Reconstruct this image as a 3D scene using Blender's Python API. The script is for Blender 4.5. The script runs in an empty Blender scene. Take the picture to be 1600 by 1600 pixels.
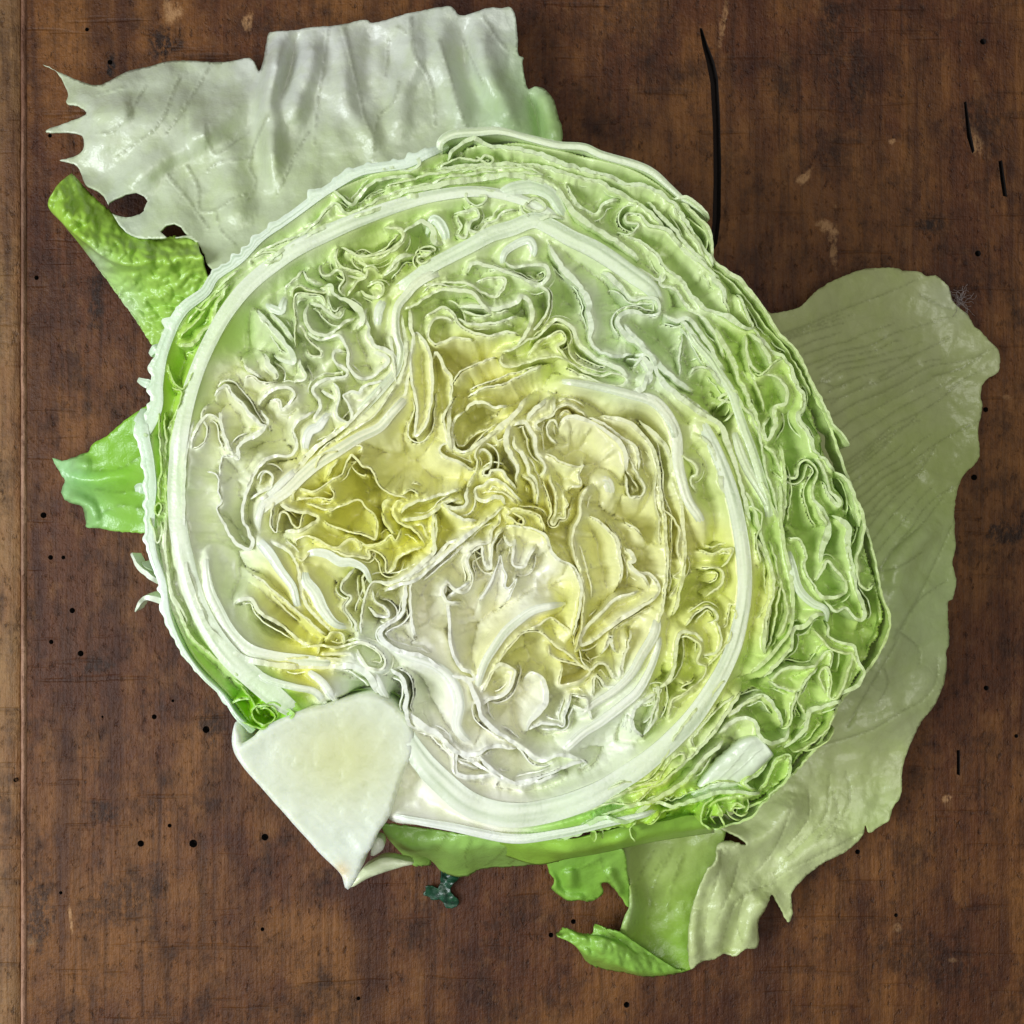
import bpy, bmesh, math, random
import numpy as np
from mathutils import Vector, noise, kdtree
from mathutils.geometry import delaunay_2d_cdt, tessellate_polygon

# ------------------------------------------------------------------ camera, world, light, exposure
S = bpy.context.scene
COL = S.collection
HC = 0.375            # camera height above the table top (m)
FOV = math.radians(41.0)
ZC = 0.064            # height of the cut face
cam = bpy.data.cameras.new("camera"); cam.angle = FOV
cam.clip_start = 0.01; cam.clip_end = 20
camo = bpy.data.objects.new("camera", cam); COL.objects.link(camo)
camo.location = (0, 0, HC); S.camera = camo

w = bpy.data.worlds.new("World"); S.world = w; w.use_nodes = True
w.node_tree.nodes["Background"].inputs[0].default_value = (0.94, 0.97, 1.0, 1)
w.node_tree.nodes["Background"].inputs[1].default_value = 0.15

def area(name, loc, target, sx, sy, power, color):
    l = bpy.data.lights.new(name, 'AREA'); l.shape = 'RECTANGLE'; l.size = sx; l.size_y = sy
    l.energy = power; l.color = color
    o = bpy.data.objects.new(name, l); COL.objects.link(o); o.location = loc
    o.rotation_euler = (Vector(target) - Vector(loc)).to_track_quat('-Z', 'Y').to_euler()
    return o
area("window_light", (-0.62, -0.16, 0.62), (0, 0, 0.03), 0.50, 0.45, 7.2, (0.90, 0.95, 1.0))
area("ceiling_light", (0.06, 0.04, 1.25), (0, 0, 0.03), 0.8, 0.7, 5.0, (1.0, 0.985, 0.93))
S.view_settings.view_transform = 'Standard'; S.view_settings.look = 'None'
S.view_settings.exposure = 0.0; S.view_settings.gamma = 1.0
S.cycles.max_bounces = 16; S.cycles.diffuse_bounces = 12; S.cycles.glossy_bounces = 3
S.cycles.transmission_bounces = 8; S.cycles.use_denoising = True
S.cycles.caustics_reflective = False; S.cycles.caustics_refractive = False

# ------------------------------------------------------------------ helpers
rnd = random.Random(7)
TF = math.tan(FOV / 2) / 800.0
def K(z): return (HC - z) * TF
def P(px, py, z):
    k = K(z); return ((px - 800) * k, -(py - 800) * k, z)
TILES = {'0': (0, 0, 1.0), 'A': (180, 180, .325), 'B': (600, 180, .325), 'C': (980, 300, .325), 'D': (180, 650, .325),
         'E': (600, 650, .325), 'F': (980, 750, .325), 'G': (340, 1000, .325), 'H': (840, 1080, .325),
         'J': (400, 600, .2), 'K': (680, 620, .2), 'L': (700, 880, .2375), 'M': (380, 340, .2),
         'N': (0, 0, .325), 'O': (0, 500, .325), 'Q': (400, 0, .325), 'R': (1080, 380, .325)}
def T(t, pts):
    ox, oy, s = TILES[t]
    return np.array([(ox + p[0] * s, oy + p[1] * s) for p in pts], float)
def nz(x, y, z=0.0): return noise.noise((x, y, z))
def lin(h):
    c = [int(h[i:i+2], 16) / 255 for i in (0, 2, 4)]
    return np.array([v / 12.92 if v < .04045 else ((v + .055) / 1.055) ** 2.4 for v in c])
TS = np.linspace(0, 1, 21)[:-1]
def resample(pts, step):
    """centripetal-ish Catmull-Rom through pts, then even spacing"""
    p = np.asarray(pts, float); n = len(p); closed = n > 3 and np.linalg.norm(p[0] - p[-1]) < 1.0
    if closed: q = np.vstack([p[-2], p, p[1]])
    else: q = np.vstack([2 * p[0] - p[1], p, 2 * p[-1] - p[-2]])
    out = []
    for i in range(1, n):
        a, b, c, d = q[i - 1], q[i], q[i + 1], q[i + 2]
        for t in TS:
            out.append(.5 * ((2 * b) + (c - a) * t + (2 * a - 5 * b + 4 * c - d) * t * t + (3 * b - a - 3 * c + d) * t ** 3))
    out.append(p[-1]); out = np.array(out)
    s = np.r_[0, np.cumsum(np.linalg.norm(np.diff(out, axis=0), axis=1))]
    m = max(3, int(round(s[-1] / step)) + 1); u = np.linspace(0, s[-1], m)
    return np.stack([np.interp(u, s, out[:, k]) for k in range(out.shape[1])], 1)

def mesh(name, verts, faces, mat, parent=None, tint=None, cut=None, vein=None, smooth=True):
    me = bpy.data.meshes.new(name); me.from_pydata([tuple(v) for v in verts], [], faces); me.update()
    if smooth: me.polygons.foreach_set('use_smooth', [True] * len(me.polygons))
    if tint is not None:
        a = me.attributes.new('tint', 'FLOAT_COLOR', 'POINT')
        t = np.ones((len(verts), 4)); t[:, :3] = tint; a.data.foreach_set('color', t.ravel())
    for nm, arr in (('cut', cut), ('vein', vein)):
        if arr is not None:
            a = me.attributes.new(nm, 'FLOAT', 'POINT'); a.data.foreach_set('value', np.asarray(arr, float))
    me.materials.append(mat)
    o = bpy.data.objects.new(name, me); COL.objects.link(o)
    if parent: o.parent = parent
    return o
def tag(o, label, cat, group=None):
    o['label'] = label; o['category'] = cat
    if group: o['group'] = group
def thing(name, label, cat):
    o = bpy.data.objects.new(name, None); COL.objects.link(o); o.empty_display_size = .02; tag(o, label, cat); return o

# ------------------------------------------------------------------ materials
class NT:
    def __init__(s, name):
        s.m = bpy.data.materials.new(name); s.m.use_nodes = True; s.t = s.m.node_tree; s.t.nodes.clear()
        s.out = s.n('ShaderNodeOutputMaterial')
    def n(s, typ, **kw):
        x = s.t.nodes.new(typ)
        for k, v in kw.items(): setattr(x, k, v)
        return x
    def put(s, sock, v):
        if isinstance(v, bpy.types.NodeSocket): s.t.links.new(v, sock)
        elif isinstance(v, (tuple, list, np.ndarray)): sock.default_value = tuple(v) + (1,) if len(v) == 3 and len(sock.default_value) == 4 else tuple(v)
        else: sock.default_value = v
    def math(s, op, a, b=0.0, clamp=False):
        x = s.n('ShaderNodeMath', operation=op, use_clamp=clamp); s.put(x.inputs[0], a); s.put(x.inputs[1], b); return x.outputs[0]
    def mix(s, f, a, b, blend='MIX'):
        x = s.n('ShaderNodeMix', data_type='RGBA', blend_type=blend); s.put(x.inputs[0], f); s.put(x.inputs[6], a); s.put(x.inputs[7], b); return x.outputs[2]
    def attr(s, name, out='Fac'): return s.n('ShaderNodeAttribute', attribute_name=name).outputs[out]
    def noise(s, scale, detail=2, rough=.5, vec=None, dist=0.0):
        x = s.n('ShaderNodeTexNoise'); x.inputs['Scale'].default_value = scale; x.inputs['Detail'].default_value = detail
        x.inputs['Roughness'].default_value = rough; x.inputs['Distortion'].default_value = dist
        if vec is not None: s.put(x.inputs['Vector'], vec)
        return x.outputs['Fac']
    def ramp(s, f, lo, hi): 
        x = s.n('ShaderNodeMapRange'); s.put(x.inputs[0], f); s.put(x.inputs[1], lo); s.put(x.inputs[2], hi); return x.outputs[0]
    def pos(s, sx=1, sy=1, sz=1):
        g = s.n('ShaderNodeNewGeometry'); m = s.n('ShaderNodeMapping'); s.put(m.inputs['Vector'], g.outputs['Position'])
        m.inputs['Scale'].default_value = (sx, sy, sz); return m.outputs[0]
    def bump(s, h, strength, dist, normal=None):
        b = s.n('ShaderNodeBump'); b.inputs['Strength'].default_value = strength; b.inputs['Distance'].default_value = dist
        s.put(b.inputs['Height'], h)
        if normal is not None: s.put(b.inputs['Normal'], normal)
        return b.outputs[0]

def leaf_material(name, sss=0.5, transl=0.28, rough=0.34, netvein=0.0, wet=2.2, mott=.22):
    n = NT(name); pos = n.pos()
    tint = n.attr('tint', 'Color'); cut = n.attr('cut'); vein = n.attr('vein')
    c = n.mix(n.math('MULTIPLY', n.ramp(n.noise(160, 3, .6, pos), .42, .68), mott), tint, n.mix(1.0, tint, (.86, .92, .62), 'MULTIPLY'))
    cutcol = n.mix(.6, tint, (.82, .88, .70))
    c = n.mix(cut, c, cutcol)
    glint_specks = n.math('MULTIPLY', n.ramp(n.noise(1150, 2, .6, pos), .56, .68), n.math('MULTIPLY', cut, .5))  # wet sparkle of the cut faces, painted as near-white specks in the colour
    c = n.mix(glint_specks, c, (.93, .95, .88))
    c = n.mix(n.math('MULTIPLY', n.ramp(n.noise(700, 2, .6, n.pos()), .5, .38), n.math('MULTIPLY', cut, .22)), c, n.mix(1.0, c, (.78, .86, .62), 'MULTIPLY'))
    vo = n.n('ShaderNodeTexVoronoi', feature='DISTANCE_TO_EDGE'); vo.inputs['Scale'].default_value = 190
    dv = n.n('ShaderNodeVectorMath', operation='ADD'); n.put(dv.inputs[0], pos)
    nt = n.n('ShaderNodeTexNoise'); nt.inputs['Scale'].default_value = 120; n.put(nt.inputs['Vector'], pos)
    sc = n.n('ShaderNodeVectorMath', operation='SCALE'); n.put(sc.inputs[0], nt.outputs['Color']); sc.inputs['Scale'].default_value = .004
    n.put(dv.inputs[1], sc.outputs[0]); n.put(vo.inputs['Vector'], dv.outputs[0])
    net = n.math('MULTIPLY', n.math('SUBTRACT', 1.0, n.ramp(vo.outputs['Distance'], 0.0, .09)), netvein)
    vv = n.math('MAXIMUM', n.math('MULTIPLY', vein, .62), net, clamp=True)
    c = n.mix(vv, c, n.mix(1.0, c, (.52, .52, .46), 'MULTIPLY'))
    fine = n.noise(1500, 2, .6, pos); mid = n.noise(420, 3, .55, pos); big = n.noise(130, 2, .5, pos)
    h = n.math('ADD', n.math('MULTIPLY', fine, .35), n.math('ADD', n.math('MULTIPLY', mid, .35), n.math('MULTIPLY', big, .5)))
    h = n.math('ADD', h, n.math('MULTIPLY', vv, .5))
    nb = n.bump(h, .30, .0006)
    b = n.n('ShaderNodeBsdfPrincipled')
    n.put(b.inputs['Base Color'], c); n.put(b.inputs['Normal'], nb)
    n.put(b.inputs['Roughness'], n.math('SUBTRACT', rough + .1, n.math('MULTIPLY', n.noise(260, 2, .5, pos), .22)))
    b.inputs['Subsurface Weight'].default_value = sss; b.inputs['Subsurface Radius'].default_value = (1.0, .95, .7)
    b.inputs['Subsurface Scale'].default_value = .0025
    b.inputs['Specular IOR Level'].default_value = .5
    b.inputs['Coat Weight'].default_value = .25 * wet; b.inputs['Coat Roughness'].default_value = .22
    spark = n.math('MULTIPLY', n.ramp(n.noise(2200, 1, .5, pos), .62, .72), n.math('ADD', .15, cut))
    n.put(b.inputs['Coat Normal'], n.bump(n.math('ADD', h, spark), .7, .0006))
    sh = b.outputs[0]
    if transl:
        tr = n.n('ShaderNodeBsdfTranslucent'); n.put(tr.inputs['Color'], c)
        mx = n.n('ShaderNodeMixShader'); mx.inputs[0].default_value = transl
        n.t.links.new(sh, mx.inputs[1]); n.t.links.new(tr.outputs[0], mx.inputs[2]); sh = mx.outputs[0]
    n.t.links.new(sh, n.out.inputs[0])
    return n.m
M_LEAF = leaf_material('lettuce_leaf_inner', sss=.15, transl=.0)
M_FLOOR = leaf_material('lettuce_leaf_fold', sss=0.0, transl=0, rough=.34, mott=.3, netvein=.05)
M_BLADE = leaf_material('lettuce_leaf_outer', sss=0.0, transl=.16, rough=.38, netvein=.08, wet=2.8, mott=.42)
M_CORE = leaf_material('lettuce_core', sss=.9, transl=0, rough=.36, wet=1.0, mott=.05)

def wood_material(name, light=(.094, .029, .0075), dark=(.009, .0025, .0010), warm=(.195, .076, .0170), rough=.42, seed=0.0, scuffs=(), stains=()):
    n = NT(name)
    def p(sx, sy, o):
        g = n.n('ShaderNodeNewGeometry'); m = n.n('ShaderNodeMapping'); n.put(m.inputs['Vector'], g.outputs['Position'])
        m.inputs['Scale'].default_value = (sx, sy, 1); m.inputs['Location'].default_value = (o + seed, o * 1.7, o); return m.outputs[0]
    blot = n.noise(30, 6, .66, p(1, .55, 1.3))
    grain = n.noise(420, 4, .65, p(1, .045, 2.1), .4)
    fibre = n.noise(1500, 3, .7, p(1, .06, 4.2))
    speck = n.noise(520, 3, .7, p(1, .55, 7.7))
    stain = n.noise(70, 6, .72, p(1, .8, 9.1))
    c = n.mix(n.ramp(blot, .42, .58), light, warm)
    c = n.mix(n.math('MULTIPLY', n.ramp(grain, .45, .72), .52), c, dark)
    c = n.mix(n.math('MULTIPLY', n.ramp(fibre, .5, .8), .22), c, dark)
    c = n.mix(n.math('MULTIPLY', n.ramp(stain, .50, .68), .75), c, dark)
    c = n.mix(n.math('MULTIPLY', n.ramp(speck, .58, .70), .6), c, dark)
    # cross scratches from the saw
    sc = n.noise(300, 2, .6, p(.10, 1, 3.3))
    c = n.mix(n.math('MULTIPLY', n.ramp(sc, .62, .70), .25), c, dark)
    blot2 = n.noise(170, 5, .75, p(1, .7, 41.0))
    c = n.mix(n.math('MULTIPLY', n.ramp(blot2, .50, .68), .45), c, dark)
    c = n.mix(n.math('MULTIPLY', n.ramp(blot2, .46, .30), .35), c, (.24, .11, .035))
    streak = n.noise(85, 5, .6, p(1, .07, 23.0), .6)
    c = n.mix(n.math('MULTIPLY', n.ramp(streak, .50, .64), .62), c, (.034, .008, .003))
    g0 = n.n('ShaderNodeNewGeometry'); wob = n.noise(230, 4, .7, p(1, 1, 31.0)); fine2 = n.noise(700, 3, .7, p(1, .5, 37.0))
    def spot(px, py, rx, ry, rot):
        m = n.n('ShaderNodeMapping', vector_type='TEXTURE'); n.put(m.inputs['Vector'], g0.outputs['Position']); X, Y, _ = P(px, py, 0)
        m.inputs['Location'].default_value = (X, Y, 0); m.inputs['Rotation'].default_value = (0, 0, rot); m.inputs['Scale'].default_value = (rx * K(0), ry * K(0), 1)
        l = n.n('ShaderNodeVectorMath', operation='LENGTH'); n.put(l.inputs[0], m.outputs[0])
        q = n.math('ADD', l.outputs['Value'], n.math('MULTIPLY', n.math('SUBTRACT', wob, .5), 3.2))
        return n.math('MULTIPLY', n.ramp(q, 1.15, .55), n.ramp(fine2, .36, .52))
    for px, py, rx, ry, rot, st in scuffs: c = n.mix(n.math('MULTIPLY', spot(px, py, rx, ry, rot), st), c, (.42, .23, .10))
    for px, py, rx, ry, rot, st in stains: c = n.mix(n.math('MULTIPLY', spot(px, py, rx, ry, rot), st), c, (.010, .004, .002))
    h = n.math('SUBTRACT', n.math('ADD', n.math('MULTIPLY', grain, -.6), n.math('MULTIPLY', fibre, -.4)),
               n.math('ADD', n.math('MULTIPLY', n.ramp(speck, .58, .74), .5), n.math('MULTIPLY', n.ramp(sc, .62, .7), .35)))
    h = n.math('ADD', h, n.math('MULTIPLY', n.noise(700, 3, .7, p(1, .7, 51)), .9))
    h = n.math('ADD', h, n.math('MULTIPLY', n.noise(55, 3, .5, p(1, .5, 5)), 1.6))
    b = n.n('ShaderNodeBsdfPrincipled'); n.put(b.inputs['Base Color'], c)
    n.put(b.inputs['Normal'], n.bump(h, .6, .0009))
    n.put(b.inputs['Roughness'], n.math('ADD', rough, n.math('MULTIPLY', stain, .25)))
    b.inputs['Specular IOR Level'].default_value = .28
    n.t.links.new(b.outputs[0], n.out.inputs[0]); return n.m
M_WOOD = wood_material('worn_brown_wood', scuffs=[(1252, 280, 12, 6, .4, .8), (1262, 272, 4, 14, -.6, .6), (1290, 352, 20, 9, -.5, .8), (1303, 395, 7, 24, .1, .7), (1393, 222, 8, 5, .5, .7), (1524, 222, 10, 22, .3, .6), (1305, 322, 6, 5, 0, .6),
    (268, 18, 14, 22, 0, .7), (386, 34, 8, 12, 0, .7), (110, 1435, 3, 24, .1, .9), (50, 1472, 10, 9, 0, .6), (1402, 1450, 6, 6, 0, .5), (1130, 40, 5, 30, -.15, .6), (1480, 1248, 9, 5, .4, .7), (1575, 620, 10, 5, 0, .4), (1490, 1500, 8, 4, 0, .5)],
    stains=[(174, 103, 9, 20, 0, 1), (258, 70, 22, 30, 0, .9), (1455, 350, 20, 14, 0, .9), (1580, 830, 40, 22, .2, .8), (150, 1040, 30, 14, .3, .6), (330, 1130, 20, 30, 0, .7), (60, 1430, 24, 60, 0, .7), (520, 1300, 14, 60, .1, .5), (150, 470, 12, 50, 0, .8), (1420, 1030, 30, 60, 0, .5), (1300, 60, 20, 80, 0, .6), (1340, 120, 14, 90, 0, .6), (1540, 180, 40, 40, 0, .5), (200, 1400, 80, 40, .4, .5), (160, 1270, 30, 20, .2, .6), (1450, 1500, 90, 40, -.3, .5), (1000, 30, 60, 60, 0, .4)])
M_BEAD = wood_material('edge_highlight_wood', light=(.34, .17, .10), warm=(.48, .28, .18), dark=(.10, .04, .02), seed=5.0)  # paler, pinkish wood colour paints in the highlight along the rounded plank edge
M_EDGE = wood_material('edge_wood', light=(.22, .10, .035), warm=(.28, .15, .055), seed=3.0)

def plain(name, col, rough=.6, alpha=1.0, transl=0.0):
    n = NT(name); b = n.n('ShaderNodeBsdfPrincipled'); pos = n.pos()
    n.put(b.inputs['Base Color'], n.mix(n.noise(900, 3, .6, pos), tuple(v * .6 for v in col), tuple(min(1, v * 1.3) for v in col)))
    b.inputs['Roughness'].default_value = rough
    n.t.links.new(b.outputs[0], n.out.inputs[0]); return n.m
M_DARK = plain('hole_dark_wood', (.012, .006, .004), .9)

# ------------------------------------------------------------------ table top
table = thing('table_top', 'worn dark brown wooden table top with woodworm holes and a long crack, under the lettuce', 'table')
def prism_with_holes(name, outer, holes, depth, mat, hole_depth=.004):
    """flat top with pits: outer / holes are world xy loops"""
    def ccw(l): return l if sum(a[0] * b[1] - b[0] * a[1] for a, b in zip(l, l[1:] + l[:1])) > 0 else l[::-1]
    loops = [[Vector((x, y, 0)) for x, y in ccw(list(l))] for l in [outer] + holes]
    verts = [v[:] for l in loops for v in l]; ids, b0 = [], 0
    for l in loops: ids.append(list(range(b0, b0 + len(l)))); b0 += len(l)
    vs, _, fs, ov, _, of = delaunay_2d_cdt([Vector(v[:2]) for v in verts], [], ids, 1, 1e-7)
    up = []
    for f, o_ in zip(fs, of):
        if any(q > 0 for q in o_): continue
        t = [ov[i][0] for i in f]; a, b, c = (Vector(verts[i]) for i in t)
        up.append(tuple(t) if (b - a).cross(c - a).z > 0 else (t[0], t[2], t[1]))
    faces = up; base = 0; mi = [0] * len(faces)
    for li, l in enumerate(loops):
        n = len(l); d = depth if li == 0 else hole_depth; b0 = len(verts)
        cx = sum(v.x for v in l) / n; cy = sum(v.y for v in l) / n
        for v in l: verts.append((v.x, v.y, -d) if li == 0 else (cx + (v.x - cx) * .8, cy + (v.y - cy) * .97, -d))
        for i in range(n):
            j = (i + 1) % n; faces.append((base + i, b0 + i, b0 + j, base + j)); mi.append(1 if li else 0)
        if li: faces.append(tuple(range(b0, b0 + n))); mi.append(1)
        base += n
        # vertex index of next loop is its own running offset
    o = mesh(name, verts, faces, mat, table, smooth=False); o.data.materials.append(M_DARK)
    o.data.polygons.foreach_set('material_index', mi)
    bm = bmesh.new(); bm.from_mesh(o.data); bmesh.ops.recalc_face_normals(bm, faces=[f for f in bm.faces if f.material_index == 0]); bm.to_mesh(o.data); bm.free()
    return o
def loop_w(pts, z=0.0): return [P(x, y, z)[:2] for x, y in pts]
def ring(x, y, r, n=12, sy=1.0):
    return [(x + r * math.cos(a) * (1 + .15 * nz(x + 3 * math.cos(a), y, 1)), y + sy * r * math.sin(a)) for a in np.linspace(0, 2 * math.pi, n, endpoint=False)]
holes = [(220, 1318, 6.5), (302, 1318, 8), (414, 1308, 7), (241, 1120, 5), (322, 1140, 7), (68, 805, 6), (79, 871, 5), (99, 871, 4), (113, 954, 5.5),
         (80, 1003, 4.5), (126, 1021, 6), (896, 1440, 5), (861, 1461, 5), (979, 1570, 6), (1536, 65, 6), (1528, 396, 6),
         (172, 97, 5), (136, 46, 4), (78, 212, 4), (57, 434, 4.5), (24, 1219, 4), (1340, 1331, 5), (1541, 1075, 5), (1522, 746, 6), (1540, 640, 5),
         (1400, 1430, 4), (1588, 1150, 4), (410, 1452, 4), (560, 1560, 4), (95, 1395, 3.5), (270, 1095, 3), (160, 1120, 2.5), (265, 1290, 4)]
hl = [loop_w(ring(x, y, r * .8)) for x, y, r in holes]
crack = [(1093, 44), (1097, 70), (1104, 98), (1110, 130), (1114, 200), (1115, 280), (1113, 350), (1108, 392),
         (1112, 397), (1121, 380), (1126, 340), (1127, 260), (1125, 180), (1122, 122), (1116, 96), (1105, 68), (1097, 44)]
slot1 = [(1506, 160), (1510, 158), (1516, 200), (1523, 236), (1519, 240), (1511, 215)]
slot2 = [(1560, 252), (1566, 250), (1573, 300), (1574, 308), (1567, 306), (1563, 280)]
slot3 = [(1495, 1172), (1500, 1172), (1500, 1212), (1495, 1210)]
hl += [loop_w(c) for c in (crack, slot1, slot2, slot3)]
top = [(42, -700)] + [(42 + 1.2 * nz(y * .02, 3), y) for y in range(-680, 2300, 20)] + [(42, 2300), (2400, 2300), (2400, -700)]
board = prism_with_holes('plank', loop_w(top), hl, .018, M_WOOD)
# rounded worn edge of the plank and the lower edge strip
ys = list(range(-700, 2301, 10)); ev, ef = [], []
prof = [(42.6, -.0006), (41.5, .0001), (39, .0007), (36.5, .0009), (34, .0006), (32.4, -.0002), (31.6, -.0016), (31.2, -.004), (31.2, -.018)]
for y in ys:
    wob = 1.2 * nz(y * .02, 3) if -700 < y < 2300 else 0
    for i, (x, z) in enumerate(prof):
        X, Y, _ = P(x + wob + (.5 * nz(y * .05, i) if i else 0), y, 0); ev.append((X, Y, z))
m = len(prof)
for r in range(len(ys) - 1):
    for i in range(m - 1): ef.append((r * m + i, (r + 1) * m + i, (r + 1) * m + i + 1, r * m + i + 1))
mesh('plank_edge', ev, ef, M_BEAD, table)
sv, sf = [], []
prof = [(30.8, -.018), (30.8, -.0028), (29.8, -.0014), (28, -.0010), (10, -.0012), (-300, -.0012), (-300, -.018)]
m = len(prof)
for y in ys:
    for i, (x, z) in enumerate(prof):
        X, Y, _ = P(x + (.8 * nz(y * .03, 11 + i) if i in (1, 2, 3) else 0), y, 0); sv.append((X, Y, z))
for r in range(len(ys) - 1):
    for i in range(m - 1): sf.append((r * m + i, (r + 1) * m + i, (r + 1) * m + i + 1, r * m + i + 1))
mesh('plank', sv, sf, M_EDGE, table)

# ------------------------------------------------------------------ colour of the leaf tissue by place in the head
TINTS = [(770, 240, 120, 'cfe0a0'), (600, 290, 110, 'cfe0a0'), (950, 270, 100, 'cfdfa2'), (1050, 400, 100, 'd0e09c'), (450, 400, 90, 'd8e6b4'),
         (250, 600, 55, 'a9d048'), (242, 760, 45, 'a4d238'), (300, 1020, 55, 'a6d040'), (400, 1110, 45, '8fc81e'), (330, 500, 50, 'b8da68'),
         (1180, 560, 80, 'c8dc86'), (1270, 720, 80, 'cadf90'), (1320, 880, 80, 'cadf90'), (1380, 980, 55, 'c2d87a'), (1280, 1060, 90, 'cadf88'),
         (1200, 1250, 70, 'c0dc78'), (1050, 1290, 80, 'aad840'), (920, 1310, 60, 'a6d84a'), (1240, 830, 50, 'c4d984'), (1100, 1150, 70, 'd8e4a8'),
         (1030, 1240, 45, 'd6e070'), (1090, 1090, 50, 'dde48a'), (1120, 930, 70, 'e0e48e'), (1090, 720, 70, 'd6e09c'), (1000, 480, 110, 'd8e4bc'),
         (780, 380, 110, 'd8e4b0'), (600, 420, 90, 'd6e296'), (480, 500, 90, 'cad8a6'), (560, 560, 80, 'e6eac2'), (400, 640, 80, 'e8eac6'),
         (360, 780, 90, 'e8ecd2'), (430, 760, 50, 'ece8b8'), (330, 950, 90, 'e0e8c8'), (450, 930, 60, 'e8e49c'), (480, 1010, 50, 'e6e486'),
         (560, 790, 75, 'eae48a'), (620, 820, 50, 'e8e680'), (480, 770, 45, 'e6e07c'), (560, 910, 50, 'dee0a8'), (640, 700, 70, 'ebe8b0'), (720, 620, 80, 'ece8a4'),
         (740, 680, 50, 'ebe6a4'), (860, 540, 50, 'dfe69c'), (880, 700, 70, 'efe8b4'), (840, 790, 60, 'ebe698'), (930, 830, 70, 'eee8ac'), (980, 900, 70, 'ede8b2'),
         (900, 960, 45, 'ece698'), (890, 1040, 45, 'ece6a0'), (1000, 740, 80, 'eae4b0'), (1050, 830, 50, 'ebe6a0'), (700, 960, 70, 'ecebd0'), (660, 1000, 60, 'ecebdc'),
         (800, 1130, 90, 'f0efdc'), (740, 1180, 80, 'f0f0e0'), (680, 1200, 80, 'f0f0e2'), (780, 1030, 50, 'ece2a0'), (900, 1180, 90, 'e6ecd4'), (600, 1060, 70, 'e8eedc'), (820, 900, 55, 'f0eed8')]
TX = np.array([(a, b, c) for a, b, c, _ in TINTS], float); TC = np.array([lin(d) for *_, d in TINTS]); TC = TC ** 1.07; TC[:, 0] = np.minimum(TC[:, 0], TC[:, 1] * 1.01)
def tint_at(px, py):
    p = np.stack([np.ravel(px), np.ravel(py)], 1).astype(float)
    d2 = ((p[:, None, :] - TX[None, :, :2]) ** 2).sum(2) / (TX[:, 2] ** 2)[None]
    ww = np.exp(-d2 * 1.6) + 1e-4 / (1 + d2)
    return np.clip((ww[:, :, None] * TC[None]).sum(1) / ww.sum(1)[:, None], 0, .88)
HX, HY = 790, 790
def shrink(d):    # how far the leaf shells have curved inwards at depth d (m) below the cut
    return math.sqrt(max(.05, 1 - (d / .075) ** 2))

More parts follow.
